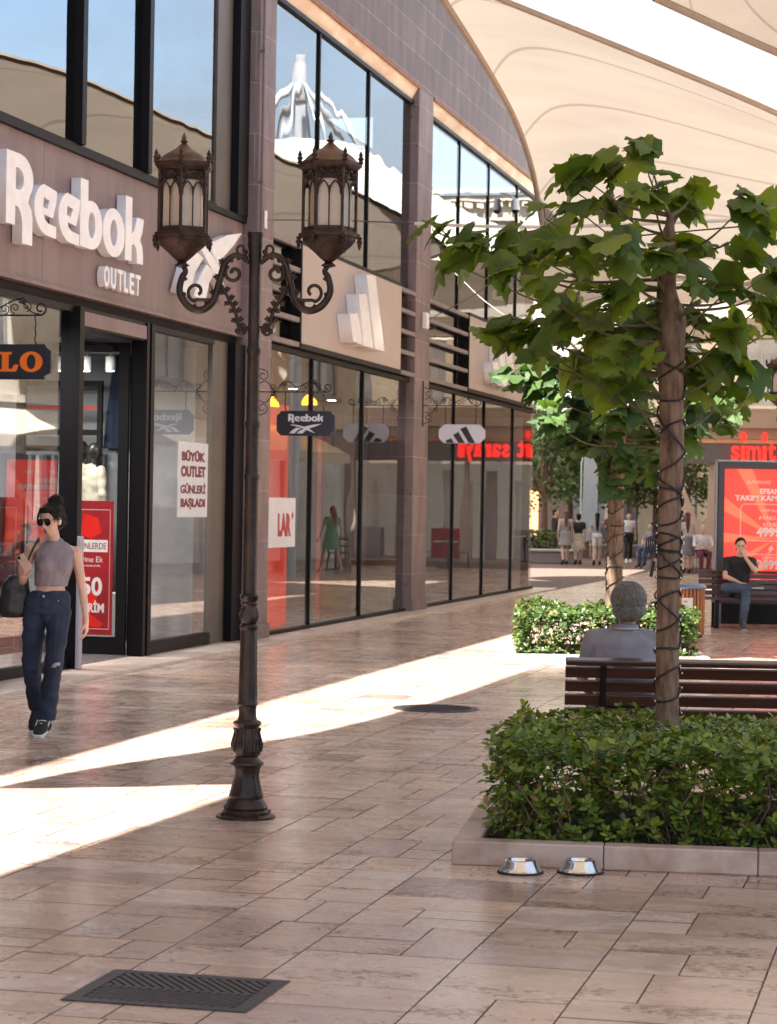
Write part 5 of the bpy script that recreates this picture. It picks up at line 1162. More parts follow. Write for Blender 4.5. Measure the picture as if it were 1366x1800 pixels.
M_SHOE = plain('black_canvas', (.014, .014, .018), .8)
for s in 'LR': q = MB(); foot(q, V(J['an' + s]) + V((0, 0, -.02)), J['toe' + s], .040, add=.006, L=.24); fuse(q, 'shoe', M_SHOE, W, .005, 2)
for s in 'LR': q = MB(); solem(q, J['toe' + s], J['an' + s], .25); q.build('sole', plain('white_rubber', (.72, .72, .72), .5), W)
q = MB()
t_ = V(J['toeR']); d = (t_ - V(J['anR'])).normalized()
for i in range(5):
    c = t_ - d * (.07 + .022 * i) + V((0, 0, .030 + .012 * i)); q.tube([c + V((-.028, .004, .004)), c + V((0, -.006, .012)), c + V((.028, .004, .004))], .0035, 5)
q.tube([t_ - d * .10 + V((-.044, 0, .03)), t_ - d * .16 + V((-.046, 0, .045)), t_ - d * .22 + V((-.042, 0, .025))], .004, 5); q.tube([t_ - d * .10 + V((.044, 0, .03)), t_ - d * .16 + V((.046, 0, .045)), t_ - d * .22 + V((.042, 0, .025))], .004, 5)
q.build('laces', plain('white_lace', (.75, .75, .75), .8), W)
q = MB(); q.M = HM; q.ball((0, .0905, -.0615), .021, .006, .0045, 10, 6); q.ball((0, .0895, -.0705), .018, .006, .005, 10, 6); q.M = None; q.build('lips', plain('lip_colour', (.36, .11, .10), .4), W, smooth=True)
# phone in the hand (a thing of its own) and the shoulder bag
hp_ = V(J['wrL']) + V((.035, -.115, .085))
ph = empty('phone', wp + V((0, .05, 0)) + hp_, 0, 'phone held up in the walking woman\'s hand', 'phone')
q = MB(); q.M = Matrix.Rotation(R(-18), 4, 'X') @ Matrix.Rotation(R(-32), 4, 'Y') @ Matrix.Rotation(R(12), 4, 'Z'); q.bbox(-.033, .033, -.0045, .0045, -.068, .068, .004); q.build('body', plain('rose_case', (.42, .27, .22), .25), ph)
q.v = []; q.f = []; q.mi = []; q.bbox(-.028, -.006, -.0075, -.004, .034, .060, .002); q.build('camera_bump', M_BLACK, ph)
bgp = wp + V((0, .05, 0)); bag = empty('shoulder_bag', bgp, 0, 'black shoulder bag hanging from the walking woman\'s shoulder', 'bag')
q = MB(); c = V((-.245, .03, .99))
q.loft([(c + V((.02, 0, .16)), .070, .035), (c + V((.0, 0, .10)), .10, .055), (c, .125, .07), (c + V((-.01, 0, -.10)), .125, .072), (c + V((-.01, 0, -.145)), .09, .05)]); 
fuse(q, 'bag_body', plain('black_leather', (.012, .011, .013), .4), bag, .007, 4, .010, 9)
q = MB(); sp_ = V(J['shL']) + V((.055, -.01, .048))
for dy in (-.02, .02): 
    pth = catmull([c + V((.05, -.03 + dy, .13)), V((-.145, -.10 + dy * .3, 1.25)), sp_ + V((-.005, -.045 + dy * .2, .0)), sp_ + V((0, .02, .010)), V((-.15, .11, 1.22)), c + V((.05, .04, .13))], 40)
    q.tube(pth, .008, 6)
q.build('strap', plain('black_strap', (.010, .009, .010), .5), bag)

# ---- grey haired man on the near bench, seen from behind
mp1 = b1.location; mX = pt(1104, 1100, 13.9).x
J = dict(head=(0.02, .05, 1.125), neck=(.0, .0, .985), chest=(0, -.02, .80), waist=(0, -.03, .62), hip=(0, .02, .50), right=(1, 0, 0), w=1.13,
         shL=(-.20, .0, .925), shR=(.20, .0, .925), elL=(-.255, .06, .66), elR=(.255, .06, .66), wrL=(-.17, .26, .56), wrR=(.17, .26, .56),
         hpL=(-.10, .04, .50), hpR=(.10, .04, .50), knL=(-.13, .46, .51), knR=(.13, .46, .51), anL=(-.13, .50, .09), anR=(.13, .50, .09), toeL=(-.14, .70, .0), toeR=(.14, .70, .0))
m1, HMm = person('grey haired man in a grey polo shirt sitting on the near bench, seen from behind', (mX, 14.02, 0), 0, J, cl((.215, .205, .240)), cl((.03, .035, .06)), None, skin=M_SKIN2, vox=.008, headf=(.12, 1, -.05), sleeve=.34, w=1.13, handspec={'L': ((.3, 1, -.2), (0, 0, -1), 1, .5), 'R': ((-.3, 1, -.2), (0, 0, -1), -1, .5)})
q = MB(); q.M = HMm; q.ball((0, -.026, .036), .104, .108, .106, 20, 14); q.ball((0, -.054, -.022), .090, .066, .078, 16, 12); q.M = None
fuse(q, 'hair', M_HAIRG, m1, .006, 2, .004, 55)
strands('hair_strands', HMm, [((0, -.026, .036), (.105, .109, .107)), ((0, -.054, -.022), (.091, .067, .079))], 6500, .026, .0013, strand_mat('silver_strands', [(.13, .12, .11), (.34, .32, .30), (.22, .20, .19), (.40, .38, .36)]), m1, 9, zmin=-.085)
nk = V(J['neck']); q = MB(); q.lathe([(.072, -.03), (.078, -.012), (.074, .012), (.066, .024), (.064, .010), (.068, -.02)], 24, c=(nk.x, nk.y + .006, nk.z + .008)); q.build('collar', cl((.20, .19, .225)), m1, smooth=True)
q = MB(); q.lathe([(.076, .008), (.079, .012), (.076, .016), (.074, .012)], 24, c=(nk.x, nk.y + .006, nk.z - .008)); q.build('collar_stripe', plain('pale_stripe', (.5, .5, .54), .8), m1, smooth=True)

# ---- young man on the far bench, hand over his mouth, ankle on knee
ex, ey = pt(1300, 1000, b2.location.y).x, b2.location.y
J = dict(head=(.0, -.02, 1.20), neck=(.0, .05, 1.06), chest=(.0, .10, .86), waist=(.0, .11, .67), hip=(-.02, .07, .53), right=(1, 0, 0),
         shL=(-.19, .07, .985), shR=(.19, .04, .985), elL=(-.23, -.08, .76), elR=(.19, -.25, .84), wrL=(-.02, -.24, .66), wrR=(.045, -.22, 1.035),
         hpL=(-.10, .06, .53), hpR=(.08, .06, .53), knL=(-.26, -.30, .60), knR=(.04, -.38, .52), anL=(.10, -.36, .60), anR=(-.01, -.40, .09), toeL=(.28, -.42, .60), toeR=(-.02, -.60, .0))
m2, HM2 = person('young man in black shirt and jeans sitting on the far bench, hand at his mouth', (ex, ey - .05, 0), 0, J, cl((.012, .012, .014)), mat('mid_denim', (.07, .11, .17), (.03, .05, .09), 4, .8), (M_HAIR, 0), shoe=(.06, .06, .065), vox=.009, headf=(-.1, -1, -.1), sleeve=.3, shoe_sole=(.6, .6, .6), handspec={'R': ((-.25, -.05, .9), (-.3, 1, 0), -1, .5), 'L': ((1, -.2, -.1), (0, 0, -1), 1, .5)})
q = MB(); q.M = HM2
for sg in (-1, 1): q.ball((sg * .030, .085, .004), .012, .008, .006, 8, 6); q.tube([(sg * .014, .092, .020), (sg * .046, .084, .022)], .004, 5)
q.M = None; q.build('eyes_and_brows', M_HAIR, m2)

# ---- people farther down the street
def at(px, py): return gnd(px, py)
back = (0, 1, 0)
person('woman with long brown hair in grey sleeveless dress walking away, leftmost of the trio', at(993, 993), pi + .1, standJ(1.66, .16), cl((.30, .27, .29)), cl((.30, .27, .29)), (mat('brown_hair', (.10, .04, .02), (.06, .025, .015), 30, .5), .30), vox=.018, fem=True, sleeve=0, bottom_kind='dress')
person('woman in black top and pale skirt walking in the middle of the trio', at(1016, 993), pi, standJ(1.56, .14), cl((.012, .012, .014)), mat('pale_pattern', (.60, .54, .46), (.32, .27, .21), 14, .8), (M_HAIR, .0), vox=.018, fem=True, sleeve=.25, bottom_kind='skirt')
person('woman in grey tee and white shorts walking away, right of the trio', at(1049, 994), pi - .1, standJ(1.6, .22), cl((.32, .31, .34)), cl((.72, .70, .68)), (M_HAIR, .34), vox=.018, fem=True, sleeve=.25, bottom_kind='shorts')
bb = empty('shoulder_bag', at(1057, 994) + V((0, -.1, .82)), 0, 'blue grey bag on the shoulder of the woman in white shorts', 'bag'); q = MB(); q.bbox(-.14, .14, -.06, .06, 0, .32, .03); q.tube([(-.1, 0, .3), (-.03, 0, .62), (.1, 0, .3)], .012, 6); q.build('bag_body', cl((.10, .12, .17)), bb)
person('woman in pale tee and black trousers walking towards the camera, right of the farther trunk', at(1104, 990), 0, standJ(1.62, .2), cl((.62, .63, .70)), cl((.012, .012, .015)), (M_HAIR, .0), vox=.018, fem=True, shoe=(.7, .7, .7))
person('man in loose white tee and black shorts walking towards the camera', at(1132, 978), 0, standJ(1.78, .18), cl((.80, .78, .76)), cl((.015, .015, .017)), (M_HAIR, .0), vox=.018, shoe=(.7, .7, .7), bottom_kind='shorts', w=1.12)
person('woman in black with long dark hair partly hidden by the near trunk', at(1160, 1004), .3, standJ(1.72, .15), cl((.015, .013, .016)), cl((.02, .02, .03)), (M_HAIR, .30), vox=.018, fem=True, sleeve=.95)
person('figure in black standing by the far stone bench at the left of the crowd', at(975, 984), 1.2, standJ(1.68, .1), cl((.015, .014, .018)), cl((.015, .014, .018)), (M_HAIR, .0), vox=.02, sleeve=.9)
person('woman in dark red headscarf and grey skirt walking away beside the seated man', V((pt(1209, 900, 62.9).x, 62.9, 0)), pi, standJ(1.66, .1), cl((.55, .50, .48)), cl((.22, .21, .22)), (mat('wine_scarf', (.12, .03, .04), (.08, .02, .03), 5, .8), .34), vox=.018, fem=True, sleeve=.95, bottom_kind='skirt')
Js = dict(head=(0, -.05, 1.22), neck=(.0, .0, 1.07), chest=(0, .02, .88), waist=(0, .04, .70), hip=(0, .02, .55), right=(1, 0, 0),
          shL=(-.20, .0, 1.0), shR=(.20, .0, 1.0), elL=(-.26, -.12, .78), elR=(.26, -.12, .78), wrL=(-.10, -.30, .72), wrR=(.10, -.30, .72),
          hpL=(-.10, .0, .55), hpR=(.10, .0, .55), knL=(-.13, -.42, .55), knR=(.10, -.44, .58), anL=(-.13, -.42, .09), anR=(.05, -.40, .12), toeL=(-.13, -.60, .0), toeR=(.06, -.58, .0))
M_CH = plain('chair_metal', (.10, .10, .11), .4, .6)
def chair(loc, rz, label):
    e = empty('cafe_chair', loc, rz, label, 'chair', 'metal chairs on the cafe terrace')
    q = MB(); q.bbox(-.21, .21, -.21, .21, .44, .465, .008); q.build('seat', M_CH, e)
    q = MB(); q.tube([(-.19, .20, .46), (-.20, .25, .70), (-.17, .27, .84), (0, .28, .87), (.17, .27, .84), (.20, .25, .70), (.19, .20, .46)], .012, 6)
    for z in (.60, .70, .78): q.box(-.185, .185, .235 + (z - .6) * .12, .25 + (z - .6) * .12, z, z + .045)
    q.build('backrest', M_CH, e)
    for x in (-.19, .19):
        for y in (-.19, .19): q = MB(); q.tube([(x, y, .44), (x * 1.08, y * 1.12, 0)], .011, 6); q.build('leg', M_CH, e)
    return e
person('man in pale shirt and dark trousers far behind the trio of women', at(1024, 975), .2, standJ(1.72, .2), cl((.55, .50, .46)), cl((.03, .03, .04)), (M_HAIR, .0), vox=.02)
person('woman in rust red top far behind the farther tree trunk', at(1072, 978), 2.6, standJ(1.62, .2), cl((.34, .09, .05)), cl((.05, .05, .07)), (M_HAIR, .2), vox=.02, fem=True)
person('man in light blue shirt farther off near the cafe', at(1192, 980), .4, standJ(1.75, .2), cl((.35, .45, .60)), cl((.06, .06, .08)), (M_HAIR, .0), vox=.02)
sp0 = V((pt(1236, 900, 62.7).x, 62.7, 0)); person('bald man in white shirt and dark red trousers sitting at the cafe terrace', sp0, .1, Js, cl((.72, .72, .76)), cl((.13, .025, .045)), None, vox=.016, sleeve=.6, w=1.1); chair(sp0 + V((0, .05, 0)), .1, 'metal cafe chair under the bald seated man')
sp1 = at(1150, 1000) + V((0, .6, 0)); person('seated person in dark top and blue jeans with legs stretched, behind the near trunk', sp1, -.8, Js, cl((.25, .22, .25)), cl((.05, .08, .16)), (M_HAIR, 0), vox=.018); chair(sp1 + V((0, .05, 0)), -.8, 'metal cafe chair under the person in blue jeans')
gg = gnd(600, 1008); gm = mir(gnd(600, 1008)); person('red haired woman in green dress across the street, mirrored in the window', gm, pi * .62, standJ(1.68, .28, arm=.2), cl((.20, .42, .27)), cl((.20, .42, .27)), (mat('red_hair', (.30, .08, .03), (.16, .05, .02), 30, .5), .34), vox=.018, fem=True, sleeve=.2, bottom_kind='dress', shoe=(.7, .7, .7))
# ================================================================== sails over the street
M_SAIL = fabric_mat('sail_fabric', (0.80, 0.66, 0.48), .42, 0); M_HEM = mat('sail_hem', (0.34, 0.28, 0.225), (0.28, 0.23, 0.185), 3, .8)
SH = V((SHX / math.tan(SUN_EL), SHY / math.tan(SUN_EL), -1))       # shadow offset per metre of height
def up(x, y, h): return V((x - SH.x * h, y - SH.y * h, h))          # the point at height h whose shadow falls on (x, y)
def sail(label, e0, e1, e2, e3, seams, bulge=.4, tr=.27, nu=28, nv=28, name='shade_sail'):
    """Coons patch; e0: v=0 edge (u 0..1), e1: v=1 edge, e2: u=0 edge (v 0..1), e3: u=1 edge"""
    c0, c1, c2, c3 = (catmull(x, n_) for x, n_ in ((e0, nu), (e1, nu), (e2, nv), (e3, nv)))
    vs = []; uv = []
    for j in range(nv + 1):
        v = j / nv
        for i in range(nu + 1):
            u = i / nu
            p = (c0[i] * (1 - v) + c1[i] * v) + (c2[j] * (1 - u) + c3[j] * u) - (c0[0] * ((1 - u) * (1 - v)) + c0[-1] * (u * (1 - v)) + c1[0] * ((1 - u) * v) + c1[-1] * (u * v))
            p = p + V((0, 0, bulge * 16 * u * (1 - u) * v * (1 - v))); vs.append(p); uv.append((u, v + .28 * (1 - math.exp(-3.2 * u))))
    w1 = nu + 1
    fs = [(j * w1 + i, j * w1 + i + 1, (j + 1) * w1 + i + 1, (j + 1) * w1 + i) for j in range(nv) for i in range(nu)]
    e = empty(name, tuple(vs[0]), 0, label, 'shade sail', 'fabric sails stretched over the street')
    me = bpy.data.meshes.new('sail'); me.from_pydata([tuple(p - vs[0]) for p in vs], [], fs)
    ul = me.uv_layers.new(name='UVMap')
    for l in me.loops: ul.data[l.index].uv = uv[l.vertex_index]
    mobj('fabric', me, fabric_mat('sail_fabric_%d' % len(MT), (0.385, 0.335, 0.28), tr, seams), e, smooth=True)
    q = MB()
    for c in (c0, c1, c2, c3):
        cc = [p - vs[0] for p in c]; cen = sum(cc, V((0, 0, 0))) / len(cc); q.tube(cc, .045, 6)
    q.build('hem', M_HEM, e)
    return e, (c0, c1, c2, c3)
# big sail seen at the top right
K = pt(742, -62, 22.6)
left = [K, pt(780, 0, 24.2), pt(850, 110, 29), pt(905, 210, 33), pt(936, 300, 37.5), pt(952, 390, 42), pt(957, 440, 44)]
right_ = [K, pt(890, 0, 23.4), pt(1130, 97, 24.6), pt(1366, 197, 25.9), pt(1640, 330, 28)]
far_ = [left[-1], pt(1100, 470, 44.5), pt(1366, 500, 45), pt(1700, 470, 45)]
rgt = [right_[-1], pt(1680, 400, 38), far_[-1]]
sail('big cream shade sail stretching over the big tree, its curved edge crossing the shop wall', right_, far_, left, rgt, 5.4, .25)
# far sail behind it
sail('farther cream shade sail behind the tree crowns', [pt(900, 440, 49), pt(1200, 452, 49.5), pt(1600, 440, 50)], [pt(1040, 640, 66), pt(1250, 600, 67), pt(1600, 590, 68)], [pt(900, 440, 49), pt(965, 560, 57), pt(1040, 640, 66)], [pt(1600, 440, 50), pt(1600, 520, 59), pt(1600, 590, 68)], 7, .3, .5)
# sail whose corner shows at the top right edge
a0, a1 = pt(1150, -6, 22.0), pt(1480, 140, 23.5)
sail('shade sail whose edge cuts the top right corner of the sky', [a0, pt(1300, 62, 22.8), a1], [pt(1600, -420, 19), pt(1900, -250, 20), pt(2300, -150, 21)], [a0, pt(1350, -260, 20.5), pt(1600, -420, 19)], [a1, pt(1900, 10, 22.5), pt(2300, -150, 21)], 7, .2)
# sail over the middle of the street : its shadow edges are read off the paving
h1 = 7.4
def G(px, py, h): p = gnd(px, py); return up(p.x, p.y, h)
A_ = G(0, 1385, 6.6)
e_up = [A_, G(180, 1350, 6.8), G(390, 1318, 7.0), G(600, 1280, 7.2), G(800, 1225, 7.4), G(955, 1170, 7.8)]
e_near = [A_, G(235, 1382, 7.0), G(470, 1378, 7.4), up(2.2, 14.3, 7.6), up(5.8, 13.2, 8.0)]
e_far = [e_up[-1], up(3.6, 24.6, 8.0), up(6.2, 24.4, 8.2), up(8.8, 24.8, 8.4)]
e_r = [e_near[-1], up(7.0, 18.5, 8.1), e_far[-1]]
sail('middle shade sail over the near bench, seen mirrored in the windows', e_near, e_far, e_up, e_r, 7, .15)
# nearest sail, over the camera and the near planter
n_top = G(520, 1352, 8.6)
e_l = [n_top, G(470, 1378, 8.5), G(400, 1405, 8.4), G(300, 1440, 8.3), G(150, 1492, 8.2), G(0, 1543, 8.1), up(-2.3, 8.0, 8.0), up(-4.0, 3.0, 8.0), up(-5.2, -3.0, 8.2)]
e_t = [n_top, up(2.0, 14.9, 8.7), up(5.0, 15.2, 8.8), up(8.5, 15.8, 9.0)]
e_b = [e_l[-1], up(2, -4, 8.4), up(9.0, -4, 8.8)]
e_rr = [e_t[-1], up(8.6, 6, 8.8), e_b[-1]]
sail('nearest shade sail above the paving in front of the planter', e_t, e_b, e_l, e_rr, 7, .1)

sail('added farthest sail that shades the crowd beyond the cafe', [up(1, 66, 7.2), up(12, 67, 7.4), up(30, 66, 7.2)], [up(2, 118, 8.5), up(14, 116, 8.7), up(34, 118, 8.5)], [up(1, 66, 7.2), up(2.5, 90, 7.8), up(2, 118, 8.5)], [up(30, 66, 7.2), up(31, 90, 7.8), up(34, 118, 8.5)], 7, .2, .8)  # added sail, put here to keep the sun off the far crowd
# mast with a conical membrane across the street (mirrored in the upper windows)
M_PIPE = plain('white_pipe', (.55, .57, .62), .35, .3)
mc = mir(pt(545, 130, 55)); cx_, cy_ = mc.x, mc.y
me2 = empty('canopy_mast', (cx_, cy_, 0), 0, 'white conical canopy on a steel mast across the street, mirrored in the upper windows', 'canopy')
q = MB(); q.tube([(0, 0, 0), (0, 0, 12.3)], .16, 14); q.lathe([(.22, 11.2), (.26, 11.3), (.26, 11.8), (.20, 12.1)], 12); q.build('mast', M_PIPE, me2, sharp=40)
q = MB(); zr = 10.0
for k in range(10):
    a = k * pi / 5; q.tube([(.2 * cos(a), .2 * sin(a), 11.6), (1.0 * cos(a), 1.0 * sin(a), 10.9), (1.7 * cos(a), 1.7 * sin(a), zr)], .065, 8)
q.tube([(1.7 * cos(k * pi / 24), 1.7 * sin(k * pi / 24), zr) for k in range(49)], .07, 8); q.build('struts', M_PIPE, me2, smooth=True)
q = MB(); n_ = 64; rings = []
for i in range(15):
    t = i / 14; ring = []
    for j in range(n_):
        a = 2 * pi * j / n_; sc_ = 1 + .18 * t * cos(4 * a + .6); r = (1.75 + 6.8 * t) * sc_; z = zr - 2.9 * (1 - (1 - t) ** 2.0) + .0 + .25 * t * cos(4 * a + .6)
        ring.append((r * cos(a), r * sin(a), z))
    rings.append(ring)
q.add([p for r_ in rings for p in r_], [(i * n_ + j, i * n_ + (j + 1) % n_, (i + 1) * n_ + (j + 1) % n_, (i + 1) * n_ + j) for i in range(14) for j in range(n_)])
q.build('membrane', fabric_mat('white_membrane', (.80, .77, .70), .35), me2, smooth=True)

M_CREAM2 = plain('cream_cloth', (.70, .62, .50), .8)
# ================================================================== things across the street
def facade_wall(name, label, x0, y0, L, rz, H, mt, floors, wn, shop=True, depth=8):
    e = empty(name, (x0, y0, 0), rz, label, 'building')
    zb = 3.7 if shop else 0
    q = MB(); q.box(0, L, .3, depth, 0, H); q.build('core', mt, e)
    bw = L / wn; q = MB(); win = []
    fl = (H - zb - .6) / floors
    q.box(0, L, 0, .299, H - .6, H)
    for f in range(floors):
        z0 = zb + f * fl; q.box(0, L, 0, .299, z0, z0 + fl * .28); q.box(0, L, 0, .299, z0 + fl * .86, z0 + fl - .001)
        for i in range(wn):
            x = i * bw; q.box(x, x + bw * .27, 0, .299, z0 + fl * .28 + .001, z0 + fl * .86 - .001); q.box(x + bw * .73, x + bw, 0, .299, z0 + fl * .28 + .001, z0 + fl * .86 - .001); win.append((x + bw * .27, x + bw * .73, z0 + fl * .28, z0 + fl * .86))
    q.build('wall', mt, e)
    q = MB()
    for z, d_ in ((H - .5, .22), (H - .2, .34), (zb + .02, .16)) + tuple((zb + f * fl + fl * .24, .10) for f in range(1, floors)): q.box(-.05, L + .05, -d_, -.002, z, z + .16)
    for i in range(int(L / .45)): q.box(i * .45, i * .45 + .2, -.20, -.003, H - .72, H - .55)
    q.build('cornice', mt, e)
    for (a, b, c, d_) in win:
        f = MB(); f.box(a, a + .07, .1, .2, c, d_); f.box(b - .07, b, .1, .2, c, d_); f.box(a + .07, b - .07, .1, .2, d_ - .07, d_); f.box(a + .07, b - .07, .1, .2, c, c + .07); f.box((a + b) / 2 - .03, (a + b) / 2 + .03, .1, .2, c + .07, d_ - .07); f.box(a - .12, b + .12, -.08, -.001, c - .14, c - .001)
        fo = f.build('window', plain('pale_window_frame', (.35, .33, .31), .5), e); p = MB(); p.quad((a + .07, .16, c + .07), (b - .07, .16, c + .07), (b - .07, .16, d_ - .07), (a + .07, .16, d_ - .07)); p.build('pane', M_DPANE, fo)
    if shop:
        q = MB(); q.box(0, L, -.02, .25, 3.05, 3.68); q.build('shop_fascia', plain('grey_shop_fascia', (.26, .23, .22), .4), e)
        q = MB(); 
        for i in range(wn * 1 + 1): q.box(i * bw - .25 if i else 0, min(L, i * bw + .25), 0, .28, 0, 3.049)
        q.build('shop_pier', plain('grey_pier', (.42, .38, .36), .5), e)
        for i in range(wn):
            p = MB(); p.box(i * bw + .25, (i + 1) * bw - .25, .12, .16, .25, 3.0); p.build('shop_window', M_DPANE, e)
    return e
M_DPANE = mat('dark_pane', (.26, .25, .25), (.06, .06, .07), .9, .12, emit=(.9, .8, .68), es=.05)  # faint glow added to the panes so their mirror image is brighter
facade_wall('stone_building', 'cream stone building with dark shop fronts across the street, mirrored in the windows', 13.2, 60, 34, R(-92), 10.5, M_CREAM, 2, 9)
facade_wall('stone_building', 'white stone building with cornices rising behind the cafe roof', 9.0, 84, 20, R(-8), 13.5, M_CREAM, 3, 7, shop=False)
# amber pendant lamps in the shop across
M_AMB = mat('amber_glow', (.9, .35, .03), (.8, .28, .02), 5, .5, emit=(1.0, .35, .03), es=2.2)
for i, (px, py, D) in enumerate(((493, 715, 58), (602, 810, 60), (560, 712, 58))):
    p = mir(pt(px, py, D)); e = empty('pendant_lamp', p, 0, ('amber pendant lamp across the street, mirrored behind the hanging black sign', 'amber pendant lamp glowing low in the mirrored shop', 'amber pendant lamp mirrored near the middle mullion')[i], 'lamp', 'amber pendant lamps'); q = MB(); q.lathe([(.22, 0), (.20, .10), (.10, .22), (.03, .26)], 16); q.build('shade', M_AMB, e, smooth=True); q = MB(); q.tube([(0, 0, .26), (0, 0, 1.2)], .01, 5); q.build('cord', M_BLACK, e)

# cafe pavilion
M_BEIGE = mat('beige_pavilion_paint', (.56, .44, .35), (.50, .39, .31), 1.5, .45)
PV = empty('cafe_pavilion', (9.15, 66.5, 0), R(-4), 'cafe pavilion with grey fascia, red raised letters and a curved beige pillar', 'cafe')
q = MB(); q.box(-1.2, 12, -.4, 8, 3.75, 4.05); q.box(-1.6, 12.3, -.7, 8.2, 4.06, 4.5); q.box(-1.4, 12, -.5, 8, 4.51, 4.62); q.build('roof', M_BEIGE, PV)
q = MB(); q.box(-.9, 12, -.42, -.1, 3.05, 3.62); q.box(-.92, -.9, -.1, 7, 3.05, 3.62); q.build('fascia', plain('grey_fascia', (.16, .14, .145), .4), PV)
q = MB(); q.box(-.95, 12, -.46, -.1, 3.63, 3.74); q.build('copper_band', mat('copper_band', (.62, .30, .17), (.5, .22, .12), 3, .3, .6), PV)
q = MB(); q.prism([(-.35, 0), (.15, 0), (.22, 1.2), (.25, 3.04), (-.02, 3.04), (-.06, 1.55), (-.22, 1.40), (-.38, 1.50), (-1.0, 3.04), (-1.35, 3.04), (-.62, 1.35)], -.2, .2); q.build('pillar', M_BEIGE, PV)
for x in (3.5, 7.2, 10.8): q = MB(); q.box(x, x + .18, 0, .18, 0, 3.04); q.build('pillar', M_BEIGE, PV)
q = MB(); q.box(.6, 12, 1.8, 1.9, 0, 3.0); q.build('shop_front', mat('cafe_glazing', (.22, .20, .19), (.07, .06, .06), .8, .12, emit=(.9, .75, .6), es=.06), PV)  # glow added to the glazing to brighten it in the shop glass
for i in range(14):
    x_ = .9 + i * .78; q = MB(); q.box(x_, x_ + (.16 if i % 3 else .34), 1.72, 1.79, .16, 2.5 + .3 * (i % 2)); q.build('curtain', (M_WHITEM if i % 3 else plain('pale_pillar', (.5, .45, .4), .5)), PV)
for i in range(4):
    q = MB(); q.box(1.6 + i * 2.6, 2.5 + i * 2.6, 1.2, 1.6, .16, 1.05); q.build('counter', (M_RED if i % 2 else plain('pale_counter', (.45, .42, .40), .5)), PV)
q = MB(); q.box(-1.2, 13, -3.2, 8, 0.0, .16); q.build('terrace', mat('terrace_stone', (.30, .22, .19), (.24, .17, .15), 4, .5), PV)
cs = empty('cafe_sign', PV.location + V((0, 0, 0)), R(-4), 'raised red cafe lettering on the grey fascia at the right', 'sign')
M_REDL = mat('red_letter', (.80, .02, .015), (.72, .015, .012), 5, .4, emit=(1, .03, .02), es=.35)
x = .55
for word in ('simit', 'sarayı'):
    for ch in word:
        if ch == 'i':      # the letter body with its big round dot of sesame ring shape
            me = text_mesh('ı', .6, .05, .012, h=.40, w=.11); dot = MB(); dot.ball((x + .055, -.50, 3.82), .085, .05, .13, 12, 8); dot.build('letter_dot', M_REDL, cs, smooth=True)
        else: me = text_mesh(ch, .6, .05, .012, h={'t': .5, 'm': .40, 's': .40, 'a': .40, 'r': .40, 'y': .52, 'ı': .40}[ch], w={'m': .40, 's': .23, 't': .22, 'a': .26, 'r': .19, 'y': .27, 'ı': .11}[ch])
        wd = max(v.co.x for v in me.vertices)
        for v in me.vertices: v.co.x += x; v.co.y -= .50; v.co.z += 3.16 - (.12 if ch == 'y' else 0)
        mobj('letter', me, M_REDL, cs); x += wd + .045
    x += .22
# terrace furniture
tb = empty('cafe_table', (11.4, 62.2, .0), 0, 'round cafe table on the terrace edge', 'table', 'cafe tables'); q = MB(); q.lathe([(.34, .72), (.35, .735), (.34, .75), (0, .75)], 24); q.build('table_top', plain('white_top', (.6, .6, .6), .3), tb); q = MB(); q.lathe([(.22, 0), (.22, .02), (.03, .04), (.03, .72)], 16); q.build('leg', M_CH, tb)
t2_ = copy_tree(tb); t2_.location = (12.4, 57.5, 0); t2_['label'] = 'round cafe table by the stone shop fronts across the street'
t3_ = copy_tree(tb); t3_.location = (10.1, 64.6, .16); t3_['label'] = 'round cafe table beside the curved beige pillar'
for (x, y, r_, lab) in ((10.9, 61.9, -1.4, 'metal cafe chair left of the table on the terrace edge'), (11.9, 62.3, 1.5, 'metal cafe chair right of the table on the terrace edge'), (12.0, 57.0, -1.2, 'metal cafe chair nearest the stone shop fronts'), (12.6, 58.3, 2.6, 'metal cafe chair behind the table by the stone shop fronts'), (9.6, 64.3, -1.0, 'metal cafe chair beside the curved beige pillar')):
    chair(V((x, y, .16 if y > 64 else 0)), r_, lab)

# ================================================================== far background : trees, planter walls, shops, banner
def bg_tree(x, y, h, r, seed, label, n=2600, ls=.19):
    rr = random.Random(seed); e = empty('tree', (x, y, 0), 0, label, 'tree', 'leafy trees far down the street'); q = MB()
    tr = catmull([(0, 0, 0), (.05, 0, h * .3), (-.03, .02, h * .55), (.03, 0, h * .85)], 14); q.tube(tr, [.13 - .007 * i for i in range(15)], 8)
    cl_ = []
    for k in range(16):
        a = rr.uniform(0, 6.28); d = r * rr.uniform(.1, .8); c = V((d * cos(a), d * sin(a), h * rr.uniform(.42, .92))); cl_.append((c, r * rr.uniform(.25, .45))); q.tube(catmull([tr[6], tr[9].lerp(c, .5), c], 6), .03, 5)
    q.build('trunk', M_TWIG, e)
    lf = MB()
    for _ in range(n):
        c, cr_ = rr.choice(cl_); d = V((rr.gauss(0, 1), rr.gauss(0, 1), rr.gauss(0, .8))).normalized() * cr_ * rr.uniform(.3, 1.05); p = c + d
        dr = V((rr.uniform(-1, 1), rr.uniform(-1, 1), rr.uniform(-.8, .4))).normalized(); sd_ = dr.orthogonal().normalized(); sd_ = Quaternion(dr, rr.uniform(0, 6)) @ sd_; l = ls * rr.uniform(.6, 1.3)
        lf.add([p, p + dr * l * .5 + sd_ * l * .3, p + dr * l, p + dr * l * .5 - sd_ * l * .3], [(0, 1, 2, 3)])
    lf.build('crown', M_LEAF3, e); return e
M_LEAF3 = leaf_mat('far_leaf', (.105, .17, .06), (.03, .065, .028), .3, .35)
def gx(px, Y): return pt(px, 900, Y).x
